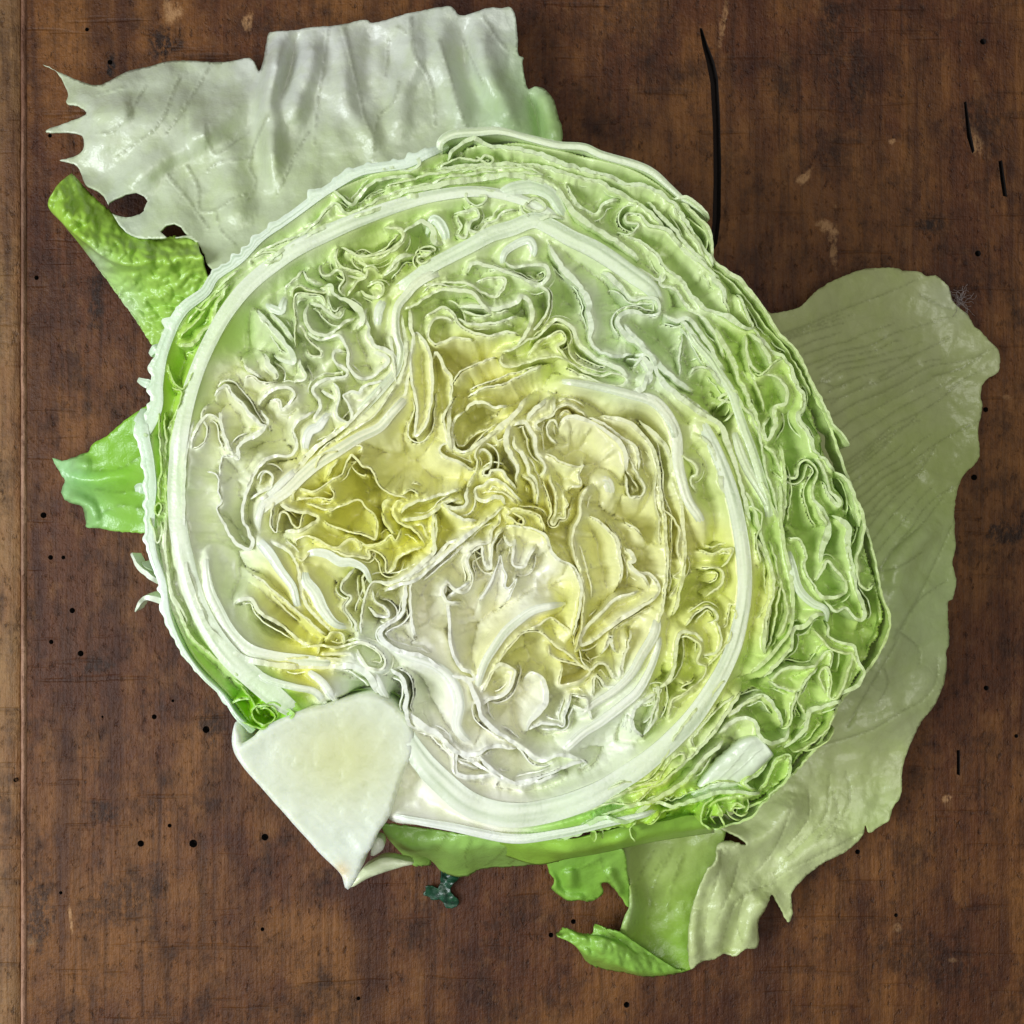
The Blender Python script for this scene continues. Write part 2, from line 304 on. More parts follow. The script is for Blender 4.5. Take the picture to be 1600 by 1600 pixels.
# ------------------------------------------------------------------ the cut head
head = thing('lettuce_half', 'halved iceberg lettuce lying cut side up, pale crinkled leaves round a white core', 'lettuce')
CENT = []     # samples of every cut edge: x, y, normal towards its own leaf face, drop below the cut (mm), arc, half width, reach of the face, both-sided
def sheet(c, W, d, wig, z0, cutmix, big, sd, tint, sgn, reach, out_lobes, acc):
    """append one standing leaf sheet whose top edge follows c to acc = (verts, cut, tint, faces)"""
    verts, cutv, tcs, faces = acc; base = len(verts); n = len(c); pxy = []
    t = np.gradient(c, axis=0); t /= (np.linalg.norm(t, axis=1)[:, None] + 1e-9); nn = np.stack([-t[:, 1], t[:, 0]], 1)
    rows = 10 if big else 7
    fr = [-.0006, 0.0] + [x ** 1.25 for x in np.linspace(0.05, 1, rows - 1)]
    kk = K(ZC); lo = .014 if big else .055
    s = np.r_[0, np.cumsum(np.linalg.norm(np.diff(c, axis=0), axis=1))]
    zt = [z0 * 1e-3 + (.0006 if big else .0013) * nz(x * .018, y * .018, sd + 3) + (0 if big else .0005) * nz(x * .06, y * .06, sd + 5) + (0 if big else .0003) * nz(x * .11, y * .11, sd) for x, y in c]
    if np.linalg.norm(c[0] - c[-1]) > 1.0:
        ee = np.clip(np.minimum(s, s[-1] - s) / (2.4 * np.maximum(W.mean(), 4)), 0, 1)
        zt = [q - (.0028 if big else .0012) * (1 - e_) ** 2 for q, e_ in zip(zt, ee)]
    CENT.append(np.column_stack([c, nn * sgn[:, None], -np.array(zt) * 1e3, s + sd * 1000, W * .5, np.full(n, reach), np.full(n, 1.0 if big else 0.0)]))
    for k, f in enumerate(fr):
        f0 = max(0, f); dep = f0 * d * 1e-3; a = shrink(dep)
        oo = [wig * (.35 if big else 1) * 3.2 * f0 * (1.5 * nz(x * lo, y * lo, sd + 1.1 * f0) + (0 if big else nz(x * .10, y * .10, sd + 9 + .5 * f0))) - (0 if big else 5 * f0 * sgn[i]) for i, (x, y) in enumerate(c)]
        for side in (1, -1):
            for i in range(n):
                x, y = c[i]
                hw = W[i] * .5 * (1 - .25 * f0)
                if big: hw *= 1 + .08 * nz(x * .016, y * .016, sd + side)
                if out_lobes and side * out_lobes > 0: hw += abs(out_lobes) * max(0, nz(x * .06, y * .06, 4.2) * 1.6) * (1 - .5 * f0)
                q = (x + nn[i, 0] * (oo[i] + side * hw), y + nn[i, 1] * (oo[i] + side * hw))
                q = (HX + (q[0] - HX) * a, HY + (q[1] - HY) * a)
                verts.append(((q[0] - 800) * kk, -(q[1] - 800) * kk, ZC + zt[i] - dep - (.00006 if k == 1 else 0)))
                cutv.append((1.0 if k < 2 else .25 if k == 2 else 0.0) * cutmix); pxy.append(q)
    R = len(fr)
    L = lambda k, side, i: base + k * 2 * n + (0 if side == 1 else n) + i
    for i in range(n - 1):
        if not big: faces.append((L(0, 1, i), L(0, 1, i + 1), L(0, -1, i + 1), L(0, -1, i)))
        for k in range(1, R - 1):
            faces.append((L(k, 1, i), L(k + 1, 1, i), L(k + 1, 1, i + 1), L(k, 1, i + 1)))
            faces.append((L(k, -1, i), L(k, -1, i + 1), L(k + 1, -1, i + 1), L(k + 1, -1, i)))
    for i, fl in ((0, 0), (n - 1, 1)):
        for k in range(R - 1):
            q = (L(k, 1, i), L(k, -1, i), L(k + 1, -1, i), L(k + 1, 1, i)); faces.append(q if not fl else q[::-1])
    if big:      # cut face of a rib: fibres run along it
        M = 9; b1 = len(verts); fib = []
        for i in range(n):
            p, q = np.array(verts[L(0, 1, i)]), np.array(verts[L(0, -1, i)])
            for j in range(M):
                v = j / (M - 1); r = p * (1 - v) + q * v; x, y = c[i]
                g = nz(v * 5.5, x * .006, sd + y * .006); r[2] += .00018 * math.sin(math.pi * v) + .00022 * g + .00006 * nz(x * .25, y * .25, v * 6)
                verts.append(tuple(r)); cutv.append(cutmix * (.55 + .45 * abs(2 * v - 1) ** 2 - .35 * max(0, g))); pxy.append((x, y))
                fib.append(1 - .55 * max(0, nz(v * 6.5, x * .007, sd + 20 + y * .007)))
        for i in range(n - 1):
            for j in range(M - 1):
                faces.append((b1 + i * M + j, b1 + (i + 1) * M + j, b1 + (i + 1) * M + j + 1, b1 + i * M + j + 1))
    px = np.array(pxy); loc = tint_at(px[:, 0], px[:, 1])
    if tint is not None: loc = loc * (.75 if not big else .35) + lin(tint) * (.25 if not big else .70)
    if big: lf = np.ones((len(loc), 1)); lf[b1 - base:, 0] = fib; loc = loc * (lf ** np.array([[1.25, 1.0, 1.5]]))
    tcs.append(loc)
def normals(c):
    t = np.gradient(c, axis=0); t /= (np.linalg.norm(t, axis=1)[:, None] + 1e-9); return np.stack([-t[:, 1], t[:, 0]], 1)
def ribbon(tile, pts, wd=5, d=10, lean=(0, 0), wig=1.0, z0=0.0, name='leaf', tint=None, cutmix=1.0, taper=1.0, mat=None, out_lobes=0.0):
    """one cut leaf: its edge follows pts, it runs down into the head; wd in photo px, d and z0 in mm; lean: which way its face rolls off.
    A thin leaf also gets its next crumpled folds, a little lower beside the cut edge."""
    c = resample(T(tile, pts), 2.2); n = len(c); sd = rnd.random() * 100
    closed = np.linalg.norm(c[0] - c[-1]) < 1.0
    s = np.r_[0, np.cumsum(np.linalg.norm(np.diff(c, axis=0), axis=1))]; u = s / s[-1]
    W = np.interp(u, np.linspace(0, 1, len(wd)), wd) if isinstance(wd, (list, tuple)) else np.full(n, float(wd))
    big = W.mean() > 13; nn = normals(c)
    if big: W = W * .86
    if lean[0] or lean[1]:
        q = float((nn @ np.array(lean)).mean()); sg = np.full(n, 1.0 if q > 0 else -1.0); reach = min(60, max(26, 1.3 * math.hypot(*lean)))
    elif closed:
        ar = sum(c[i, 0] * c[(i + 1) % n, 1] - c[(i + 1) % n, 0] * c[i, 1] for i in range(n)); sg = np.full(n, -1.0 if ar > 0 else 1.0); reach = 18
    else:
        b0 = 1 if rnd.random() < .5 else -1
        sg = np.array([math.tanh(5 * (nz(x * .006, y * .006, sd + 70) + .28 * b0)) for x, y in c]); reach = 20 + 16 * rnd.random()
    if big: sg = np.ones(n); reach = 26
    if not closed:
        e = np.minimum(s, s[-1] - s) / (2.2 * np.maximum(W, 4)); W = W * (1 - taper * .65 * (1 - np.clip(e, 0, 1)) ** 2)
    if not big:
        W = W * np.array([.62 + .34 * nz(x * .04, y * .04, sd) for x, y in c])
        o = np.array([wig * (1.6 * nz(x * .055, y * .055, sd) + 1.5 * nz(x * .12, y * .12, sd + 9) + .6 * nz(x * .3, y * .3, sd + 15)) for x, y in c])
        if closed: o[-1] = o[0]
        c = c + nn * o[:, None]
    acc = ([], [], [], [])
    sheet(c, W, d if big else min(d, 9), wig, z0, cutmix * (.5 if big else .15), big, sd, tint, sg, reach, out_lobes, acc)
    if not big and s[-1] > 26 and d >= 7 and z0 > -2:
        for sgn in (1, -1):
            if rnd.random() < .45: continue
            off = np.array([sgn * (9 + 9 * nz(x * .022, y * .022, sd + 60 + sgn)) for x, y in c])
            c2 = c + nn * off[:, None]; c2 = (c2 + np.roll(c2, 1, 0) + np.roll(c2, -1, 0)) / 3
            i0 = 2 + int(rnd.random() * .3 * n); i1 = n - 2 - int(rnd.random() * .3 * n); c2 = c2[i0:i1]
            if len(c2) > 6: sheet(c2, np.full(len(c2), 2.0), 7, 1.0, z0 - .8 - 2.2 * rnd.random(), .1, False, sd + 30 + sgn, tint, np.full(len(c2), rnd.choice((1.0, -1.0))), 16, 0, acc)
    return mesh(name, acc[0], acc[3], mat or M_LEAF, head, np.vstack(acc[2]), acc[1])
R = ribbon

# --- thick ribs that ring the head
RW = 'e4ecd6'
R('0', [(478,1128),(405,1068),(350,1015),(308,945),(284,855),(274,760),(282,680),(300,600),(335,520),(382,452),(450,396),(520,360),(600,328),(680,306),(760,300),(830,318),(890,352)], [40,40,36,34,30,28,26,28,30,26,22,18,16], 30, wig=.5, tint='e2ead2', name='midrib')
R('D', [(375,20),(348,150),(335,300),(330,450),(336,600),(345,740),(385,880),(445,1010),(535,1105),(630,1165),(760,1195),(900,1205),(1050,1200),(1150,1205),(1220,1250),(1262,1335)], [6,7,8,10,12,14,14,14,16], 14, lean=(34,-12), wig=.5, tint='eceee0', name='midrib')
R('D', [(430,640),(450,820),(490,920),(550,1035),(640,1120),(770,1160),(950,1178),(1100,1190)], [8,18,22,22,20,14], 12, lean=(24,-14), wig=.6, tint='e8ecd6', name='midrib')
R('0', [(622,1120),(648,1172),(690,1222),(750,1264),(830,1272),(920,1246),(1000,1198),(1070,1136),(1120,1066),(1150,1000),(1164,920),(1158,840),(1140,760),(1112,690),(1085,640)], [26,44,46,44,40,36,32,28,26,26,24,20], 30, wig=.5, tint='e0e9d0', name='midrib')
R('0', [(608,1276),(700,1291),(800,1311),(880,1302),(950,1286),(1030,1268)], [12,16,17,14,10], 12, wig=.8, tint='eef2ea', name='midrib')
R('E', [(0,1085),(100,1150),(240,1200),(330,1280),(362,1380),(352,1500),(430,1590)], [10,16,20,20,14], 14, wig=.8, tint='f0f0e2', name='midrib')
R('G', [(905,340),(1000,420),(1100,470),(1140,520),(1150,640),(1240,660),(1340,650),(1440,690),(1560,670),(1640,640)], [16,16,12,9,8,8], 12, wig=.8, tint='f0f0e2')
R('G', [(830,140),(890,190),(910,280),(905,350),(940,420),(1040,440),(1130,520),(1180,560),(1280,620),(1400,690)], [8,9,10,12,9,7], 14, wig=1, tint='f0f0e2')
R('J', [(1200,40),(1150,130),(1060,230),(960,340),(800,420),(640,520),(480,620),(360,720),(250,830),(120,920),(30,1000),(0,1100)], [14,16,18,20,22,22,20,18,14], 16, wig=.6, tint='eae8c8', name='midrib')
R('J', [(1010,0),(900,130),(800,230),(700,330),(560,430),(430,530),(330,650),(220,770),(100,860),(0,920)], [6,8,10,12,12,10], 14, wig=.6, tint='ecebd2', name='midrib')
R('J', [(1100,0),(1000,150),(900,270),(760,360),(620,450)], [4,4], 6, wig=.6, z0=.5)
R('M', [(1600,420),(1480,440),(1350,520),(1280,600),(1210,690),(1190,800),(1200,930),(1230,1040),(1200,1180),(1120,1290),(1020,1400),(920,1500),(830,1600)], [18,18,16,14,14,14,16,18,18], 16, wig=.6, tint='e6eac8', name='midrib')
R('M', [(1240,740),(1250,860),(1270,980),(1270,1120),(1220,1260),(1140,1390),(1060,1500)], [7,7,8,7], 12, wig=.6)
R('M', [(1300,700),(1310,860),(1330,950),(1310,1100),(1290,1230),(1260,1380),(1180,1480),(1090,1600)], [10,9,9,7], 14, wig=.6, tint='ebe9c4')
R('B', [(0,880),(60,840),(140,790),(230,725),(330,670),(430,620),(520,572),(620,540),(720,505),(800,535),(900,592),(1000,640),(1100,700),(1200,772),(1290,840),(1350,940)], [22,24,26,28,30,32,30,24], 18, wig=.6, tint='d6e4c0', name='midrib')
R('B', [(0,400),(100,370),(230,345),(350,322),(480,300),(600,288),(700,302),(800,335),(860,395),(910,465),(980,525),(1060,570),(1140,620),(1230,690)], [9,12,14,14,13,12,12,12], 14, wig=1, tint='d2e2b4', name='midrib')
R('B', [(830,1275),(950,1292),(1060,1312),(1180,1342),(1290,1380),(1370,1465),(1420,1600)], [10,14,16,15,12], 14, lean=(-14,20), wig=.7, tint='e6eacc', name='midrib')
R('C', [(0,975),(75,985),(140,1012),(200,1085),(238,1175),(244,1290),(258,1370),(292,1480),(350,1570),(380,1640)], [16,20,20,18,16], 16, lean=(-16,8), wig=.7, tint='e8eacc', name='midrib')
R('C', [(285,640),(330,720),(400,800),(450,880),(500,960),(532,1050),(562,1140),(600,1240),(640,1360),(672,1480),(690,1610)], [10,14,16,16,16,16,14], 16, wig=.8, tint='cfe0a8', name='midrib')
R('C', [(140,860),(180,920),(250,985),(330,1045),(400,1090),(450,1118),(472,1185),(512,1285),(545,1400),(572,1500),(592,1610)], [10,13,14,12,12,13], 14, wig=.8, tint='dbe6c4', name='midrib')
R('E', [(1040,0),(1180,35),(1280,135),(1318,250),(1335,400),(1352,520),(1362,700),(1350,860),(1320,1000)], [10,9,8,7,6], 14, lean=(-22,8), wig=.8)
R('E', [(1230,20),(1358,150),(1392,300),(1430,400),(1440,540),(1450,700),(1420,850),(1390,960)], [8,9,8,7], 14, lean=(-14,4), wig=.8)
R('E', [(1320,940),(1300,1045),(1240,1150),(1190,1240),(1110,1320),(1010,1385),(920,1450)], [17,18,17,15,13,10], 12, lean=(14,6), wig=.6, tint='e8e8cc', name='midrib')
R('L', [(1400,440),(1380,560),(1330,700),(1250,840),(1150,930),(1010,1040),(900,1110),(830,1170),(740,1260)], [9,13,16,17,16,14], 12, lean=(8,12), wig=.8, tint='eaebd6', name='midrib')

# --- left rim
R('A', [(100,1600),(190,1420),(200,1290),(222,1150),(272,1015),(335,925),(430,852),(482,772),(600,692),(700,590),(800,518),(920,430),(1040,345),(1160,275),(1260,252),(1400,232),(1500,185),(1600,132)], [22,24,22,20,16,14,16,18,18,16], 20, wig=1.4, tint='dcebe0', name='outer_leaf', out_lobes=-10)
R('D', [(118,-40),(135,100),(155,200),(172,330),(165,430),(165,560),(185,680),(225,800),(252,950),(292,1060),(352,1165),(432,1262),(522,1352),(582,1442),(660,1520)], [26,24,22,20,18,16,14,10,9,8,8,8,10], 20, wig=1.2, tint='def0e6', name='outer_leaf', out_lobes=6)
for pp, ww in (([(225,1095),(185,1120),(150,1145)], [12,16,12]), ([(215,1300),(150,1290),(92,1265)], [16,18,12]), ([(205,1480),(140,1475),(78,1455)], [18,20,12]), ([(240,1010),(230,1040),(215,1065)], [10,12,8])):
    R('A', pp, ww, 8, lean=(10,0), wig=.6, tint='deefe8', name='outer_leaf', taper=.45)
for pp, ww in (([(150,360),(110,345),(80,350)], [20,22,14]), ([(205,800),(150,760),(105,720),(72,660)], [18,14,11,8]), ([(235,900),(180,880),(135,880),(90,945)], [14,14,10,3]), ([(170,100),(140,90),(120,70)], [12,14,8])):
    R('D', pp, ww, 8, lean=(10,0), wig=.6, tint='deefea', name='outer_leaf', taper=.45)
R('D', [(240,-20),(240,130),(240,260),(242,420),(246,560),(240,680),(256,760),(272,850),(312,950),(352,1030),(402,1100),(502,1180),(602,1260),(660,1335)], 5, 9, tint='c8e070')
R('D', [(210,-30),(215,120),(222,260),(205,330),(215,420)], 4, 8, tint='cbe57c')
R('D', [(190,455),(208,420),(226,440),(205,475),(190,455)], 4, 6, tint='b8dc50')
R('D', [(165,480),(182,540),(202,610),(224,560),(216,500)], 4, 6, tint='b8dc50')
R('D', [(255,740),(280,860),(330,950),(345,1010)], 4, 6, tint='c8e070')
R('A', [(250,1190),(268,1260),(322,1315),(372,1245),(392,1180)], 4, 8, tint='cfe58a')
R('A', [(268,1310),(322,1335),(295,1420),(245,1520)], 4, 8, tint='c8e070')
R('A', [(300,1100),(368,1108),(412,1055),(465,1010),(490,930),(545,810)], 8, 9, wig=1.8, tint='d6e8a4')
R('A', [(310,1070),(395,985),(460,890),(545,800)], 4, 8, tint='c8e480')
R('A', [(370,915),(420,935),(478,880),(540,812)], 4, 8, tint='cfe890')
R('A', [(340,1000),(420,905),(520,810),(600,735)], 5, 8, tint='d2e89c')
R('A', [(620,705),(700,655),(780,615),(880,578),(955,525),(1005,468),(1062,425),(1110,470),(1180,452),(1240,420),(1330,372),(1450,342),(1600,322)], [5,6,6,7,6,6,6,5], 10, wig=1.2, tint='d0e5a0')
R('A', [(700,740),(800,650),(900,600),(1000,540),(1100,500),(1220,470),(1340,420),(1470,380),(1600,352)], [8,10,10,9], 12, wig=1, tint='d5e6b0')
R('A', [(660,690),(720,660),(800,668),(785,700),(712,712)], 4, 5, tint='cfe58c')
R('A', [(1040,350),(1080,385),(1135,430),(1172,390),(1230,330),(1330,300),(1440,290)], 7, 9, tint='d4e6ba')
# --- upper left whorls
R('A', [(1080,640),(1060,700),(1082,762),(1140,776),(1200,778),(1206,725),(1172,700),(1182,668),(1260,690),(1330,642),(1382,590),(1372,550),(1300,540)], 5.5, 9, wig=.7, tint='e2eaa0')
R('M', [(760,225),(830,260),(900,300),(1000,300),(1110,270),(1200,215),(1250,160),(1240,110),(1200,80)], 6, 9, wig=.7, tint='dfe9a4')
R('M', [(740,230),(730,310),(760,380),(850,410),(920,430),(960,470),(890,500),(850,560),(810,610)], 5, 9, wig=.7, tint='dfea90')
R('M', [(930,400),(1000,375),(1060,420)], 4.5, 8)
R('M', [(590,360),(610,440),(680,450),(730,410),(780,430),(790,490),(750,560),(780,610)], 5, 9, tint='dde6a8')
R('M', [(380,620),(390,560),(440,535),(490,560),(560,575),(640,580),(655,540),(590,545)], 3.6, 7, wig=.7, tint='e2e878')
R('M', [(402,1010),(408,840),(400,700),(410,610),(480,590),(560,600),(620,610),(650,670),(650,700)], 3.6, 9, wig=.8, tint='e0e880')
R('M', [(420,700),(440,650),(490,630)], 3.5, 7)
R('M', [(500,660),(485,740),(500,840),(560,900),(640,920),(730,870),(800,810),(870,780)], 9, 10, wig=.8, tint='e4eac4')
R('M', [(510,665),(600,690),(680,750),(750,780),(800,700)], 7, 9, tint='e2e8c0')
R('M', [(430,880),(450,850),(500,940),(570,1010),(610,1050),(600,1085),(530,1075),(490,1020)], 4, 8, wig=.7, tint='ece8a8')
R('M', [(470,850),(540,930),(620,950),(740,920),(790,970),(820,1050),(820,1150),(870,1230),(940,1260),(1040,1220),(1130,1130),(1110,1080),(1000,1040)], 8, 10, wig=.7, tint='eceedc')
R('M', [(800,1040),(720,1040),(700,1090),(740,1150),(810,1190),(790,1240),(640,1270),(560,1320),(545,1360),(590,1420),(600,1480),(540,1580)], 7, 10, wig=.8, tint='ecefdc')
R('M', [(600,1350),(640,1370),(710,1420),(700,1510),(640,1560),(590,1600)], 9, 8, tint='eef0e6')
R('M', [(690,1290),(740,1330),(755,1400),(730,1490),(740,1560),(810,1600),(850,1560),(820,1450),(780,1390),(850,1360),(900,1370),(940,1320),(1020,1290),(1110,1270)], 6.5, 9, wig=.8, tint='eef0e4')
R('M', [(960,700),(950,780),(980,850),(990,930),(1030,1000),(1120,1040),(1180,1090),(1150,1180)], 9, 10, wig=.8, tint='e8ecdc')
R('M', [(640,520),(690,530),(700,580),(750,620),(800,640),(860,680),(920,740),(930,820),(880,860)], [8,9,12,16,18,12], 10, tint='dde7c4')
R('M', [(1140,590),(1100,640),(1060,720),(1050,800),(1040,900)], [8,18,16,10], 10, tint='dfe8cc')
R('M', [(660,600),(680,690),(720,730),(770,690)], 5, 7)
R('M', [(910,560),(960,600),(1050,620),(1090,580),(1085,510),(1030,500),(960,530)], 6, 8)
R('M', [(1090,450),(1170,390),(1220,310),(1300,290),(1360,290)], [5,12,14,6], 10, tint='dfe9c4')
R('M', [(1370,210),(1380,250),(1470,265),(1440,300),(1370,310),(1360,345),(1400,365),(1480,320)], 5, 7)
R('M', [(1250,130),(1300,80),(1400,30),(1480,90),(1500,190),(1560,200)], [8,8,10,20,10], 9, tint='d8e6c4')
R('M', [(470,400),(430,450),(370,500),(310,560)], [5,5], 6, tint='d2e294')
R('M', [(470,400),(490,470),(540,500),(620,520)], [6,8], 6, tint='d8e6b4')
R('M', [(180,620),(200,690),(290,730),(310,680),(330,620),(370,600)], [10,16,12], 7, tint='dbe8cc')
R('M', [(110,720),(170,800),(240,880),(310,960),(370,1040),(400,1120),(370,1135),(300,1110),(230,1070)], [10,12,12,10,6], 12, lean=(-26,14), wig=.6, tint='e8f0de')
R('M', [(200,740),(280,800),(340,880),(390,960)], [5,8,8], 8, tint='e4eed4')
R('M', [(160,1060),(200,1140),(260,1230),(230,1260)], [12,14,10], 10, lean=(-20,6), tint='eaf0da')
R('M', [(0,1150),(70,1210),(150,1255)], 6, 9, lean=(-8,-10), tint='e8ecd0')
R('M', [(420,1080),(450,1150),(490,1230),(470,1270),(400,1290)], 6, 10, lean=(-18,-6), tint='ecedcf')
R('M', [(0,1270),(60,1230),(160,1290),(260,1270)], 4, 7, tint='ebe8b0')
R('M', [(110,1460),(160,1400),(240,1340),(350,1330),(410,1380),(350,1470),(295,1500),(270,1430),(200,1430)], 6, 8, wig=1, tint='ecebd4')
R('M', [(820,930),(700,1060),(600,1180),(500,1290),(400,1420),(300,1500)], [10,14,16,14,8], 10, lean=(-10,-6), z0=-3, cutmix=.3, tint='e8e6b8')
# --- left middle
R('A', [(475,1350),(525,1300),(562,1342),(620,1402),(690,1480),(722,1492),(690,1532),(640,1560)], 8, 12, lean=(-14,10), tint='eef0de')
R('A', [(355,1620),(380,1540),(440,1442),(500,1470),(522,1530),(560,1620)], 6, 11, tint='ecedd0')
R('D', [(355,160),(420,130),(442,60),(412,0),(440,-60)], 4, 8, tint='eaeac0')
R('D', [(500,-20),(520,80),(560,180),(590,203),(592,145),(650,100),(720,50),(730,20),(690,-30)], 8, 12, lean=(-10,-8), tint='eeefd8')
R('D', [(592,195),(520,192),(500,232),(500,300),(512,400),(492,450),(530,540),(582,612),(642,642),(662,600),(642,560),(612,480),(620,400),(660,290),(720,210),(770,190),(830,192),(868,150),(855,60),(900,10),(960,-30)], [4,4,5,6,9,8,7,6,7,7,7], 13, wig=.9, tint='efeedc')
R('D', [(440,265),(490,290),(495,350),(512,420)], 4, 5, tint='efeee0')
R('D', [(645,400),(690,370),(748,342),(752,285),(720,272),(690,330)], 5, 9, tint='eeeedd')
R('J', [(390,560),(385,470),(420,370),(490,330),(560,240),(610,200)], [12,18,12], 9, tint='f0f0e6')
R('D', [(680,560),(690,480),(722,400),(800,322),(900,232)], [12,14,14,12], 12, tint='f0efdc')
R('J', [(0,840),(80,820),(130,760),(110,690),(50,690),(0,740)], 5, 8, tint='eff0e2')
R('J', [(150,900),(120,1000),(115,1100),(160,1160),(175,1060),(200,1000),(250,1020),(280,1090),(330,1120),(360,1040),(380,990)], 4, 8, wig=.6, tint='ece27c')
R('J', [(330,810),(380,830),(450,840),(520,800),(590,750),(670,700),(710,600),(750,550),(790,590),(830,640),(880,650),(920,700),(950,770),(1000,830),(1080,870),(1150,880),(1190,910)], 4.5, 12, wig=.7, tint='efe9a0')
R('J', [(290,910),(290,860),(330,815)], 4, 9)
R('J', [(310,910),(400,890),(500,890),(590,900),(605,850),(560,800)], 4.5, 9, wig=.8, tint='eee594')
R('J', [(380,930),(450,950),(540,980),(600,970),(570,1000),(640,960),(720,940),(760,910),(820,910),(860,970),(910,1000),(940,1060),(950,1120),(930,1210),(860,1180),(740,1160),(640,1130),(570,1100),(520,1060)], 4.5, 10, wig=.8, tint='efe68c')
R('J', [(740,480),(790,470),(830,500),(790,530)], 4, 6)
R('J', [(460,730),(460,650),(500,580),(560,540),(660,520)], 4, 7, lean=(6,4))
R('J', [(560,720),(600,650),(650,590)], 4, 6)
R('J', [(180,940),(240,970),(330,1000),(420,1010),(480,1050),(430,1100),(330,1150),(220,1150)], 8, 9, tint='ede9b8')
R('J', [(310,1270),(320,1210),(400,1190),(480,1220),(560,1260),(640,1280),(720,1220),(790,1220),(820,1270),(800,1310)], 5, 9, tint='ede68c')
R('J', [(310,1340),(360,1380),(420,1320),(500,1300),(620,1310),(700,1340),(800,1350),(880,1360),(880,1300),(940,1310),(1000,1360),(1010,1440),(1030,1475),(1080,1430),(1110,1360),(1200,1310),(1310,1270)], 5, 9, wig=.8, tint='eee88c')
R('J', [(760,1190),(820,1240),(900,1260),(980,1240),(1050,1180),(1090,1220),(1130,1130)], 4, 9, tint='e9e66c')
R('J', [(980,1000),(1000,1060),(1050,1140),(1100,1190)], 6, 8, lean=(8,-6), tint='e6e85c')
R('J', [(1050,880),(1000,930),(985,1000)], 6, 8, lean=(8,4), tint='e6e85c')
R('J', [(1190,910),(1110,910),(1070,960),(1080,1040),(1130,1090),(1220,1130),(1280,1190),(1320,1260)], 5, 8, tint='ece878')
R('J', [(1230,1100),(1300,1110),(1330,1180),(1370,1240)], 5, 8, tint='ece878')
R('J', [(1130,1010),(1200,940),(1330,900),(1440,870),(1530,840),(1600,820)], 7, 8, tint='ecedd8')
R('J', [(1130,1060),(1200,1060),(1330,1030),(1420,970),(1480,930),(1600,900)], 9, 8, tint='eeeee2')
R('J', [(1240,850),(1270,860),(1200,830),(1130,870)], 4, 7)
R('J', [(1390,1000),(1380,1150),(1390,1300),(1300,1400),(1200,1490),(1120,1540),(1050,1560),(930,1550)], [8,9,10,10,7], 10, tint='efefe4')
R('J', [(1600,1200),(1500,1250),(1420,1340),(1310,1420),(1200,1490),(1150,1590)], [7,10,12,9], 11, tint='f0f0ea')
R('D', [(660,570),(740,660),(792,740),(852,820),(872,900),(892,970)], [20,20,16,14,10], 14, tint='ebf0e6', name='midrib')
R('D', [(740,600),(842,660),(880,740),(892,830),(920,912),(982,982),(1042,1042)], [9,9,10,8], 13, tint='eef0e2')
R('D', [(900,700),(920,670),(962,655),(1020,665),(1080,700),(1140,705),(1200,740),(1230,820)], [8,16,18,12,8], 9, tint='e8eede')
R('D', [(905,700),(915,790),(960,850),(1000,930),(1060,1000),(1140,1020)], [10,22,22,16,8], 10, tint='e4ecdc')
R('D', [(1150,730),(1100,800),(1092,840),(1132,870),(1102,930),(1150,990),(1160,1040)], 6, 9, tint='e6edda')
R('D', [(1200,740),(1190,800),(1205,870),(1240,800)], 5, 8)
R('D', [(1182,1050),(1180,960),(1200,870),(1240,802),(1312,802),(1380,782),(1440,742),(1520,672),(1540,560),(1540,470)], [5,5,6,8,9,9,6], 12, wig=.8, tint='f0f1ea')
R('D', [(1230,825),(1250,890),(1300,920),(1312,962),(1260,962),(1212,915)], 5, 8, tint='f0f1ea')
R('D', [(1400,790),(1392,880),(1382,950),(1312,1000),(1272,1045),(1300,1092),(1380,1132),(1470,1152),(1560,1210),(1620,1280)], [8,9,10,10,10,12], 14, tint='efefe8')
R('D', [(1430,760),(1420,860),(1425,960),(1440,1060)], 5, 9)
R('D', [(575,900),(600,885),(650,882),(702,948),(800,1010),(880,1080),(960,1110)], 8, 8, lean=(14,-8), wig=.8, tint='eef0dc')
R('D', [(660,760),(722,802),(802,872),(902,962),(1010,1055)], 5, 9, lean=(-14,10), tint='edeccc')
R('D', [(640,1092),(722,1140),(802,1168),(902,1162),(1002,1162),(1102,1172),(1142,1182),(1132,1152),(1042,1148),(980,1150)], 6, 7, tint='ece890')
R('D', [(890,1112),(1000,1102),(1060,1112),(1110,1102),(1182,1086),(1260,1120),(1300,1180),(1272,1220),(1212,1202),(1182,1160),(1160,1122)], 5.5, 8, wig=.6, tint='eae89c')
R('D', [(990,1082),(970,1150)], 4, 5); R('D', [(1000,1082),(1040,1040),(1090,1052),(1100,1100)], 5, 7)
R('D', [(640,1210),(740,1270),(860,1302),(960,1328),(1012,1402)], [16,14,12,14], 12, tint='e8eede')
R('D', [(900,1215),(985,1270),(1030,1330),(1060,1385)], [12,14,16], 14, tint='eceee2')
R('D', [(1140,1200),(1235,1250),(1280,1320),(1310,1380)], [18,18,18], 16, tint='eceee2')
# green curl beside the core
R('D', [(545,1390),(600,1362),(662,1362)], 5, 8, tint='b4dc48'); R('D', [(600,1300),(652,1352),(690,1400),(760,1378),(856,1430),(805,1482),(705,1505),(622,1472),(545,1392)], 4.5, 9, tint='aede30')
R('D', [(690,1412),(720,1400),(762,1432),(752,1472),(702,1480),(660,1442),(680,1392),(760,1395),(780,1450)], 3.5, 8, tint='c0e050')
R('D', [(560,1260),(620,1310),(660,1370),(690,1440)], 3.5, 7, tint='cfe470')
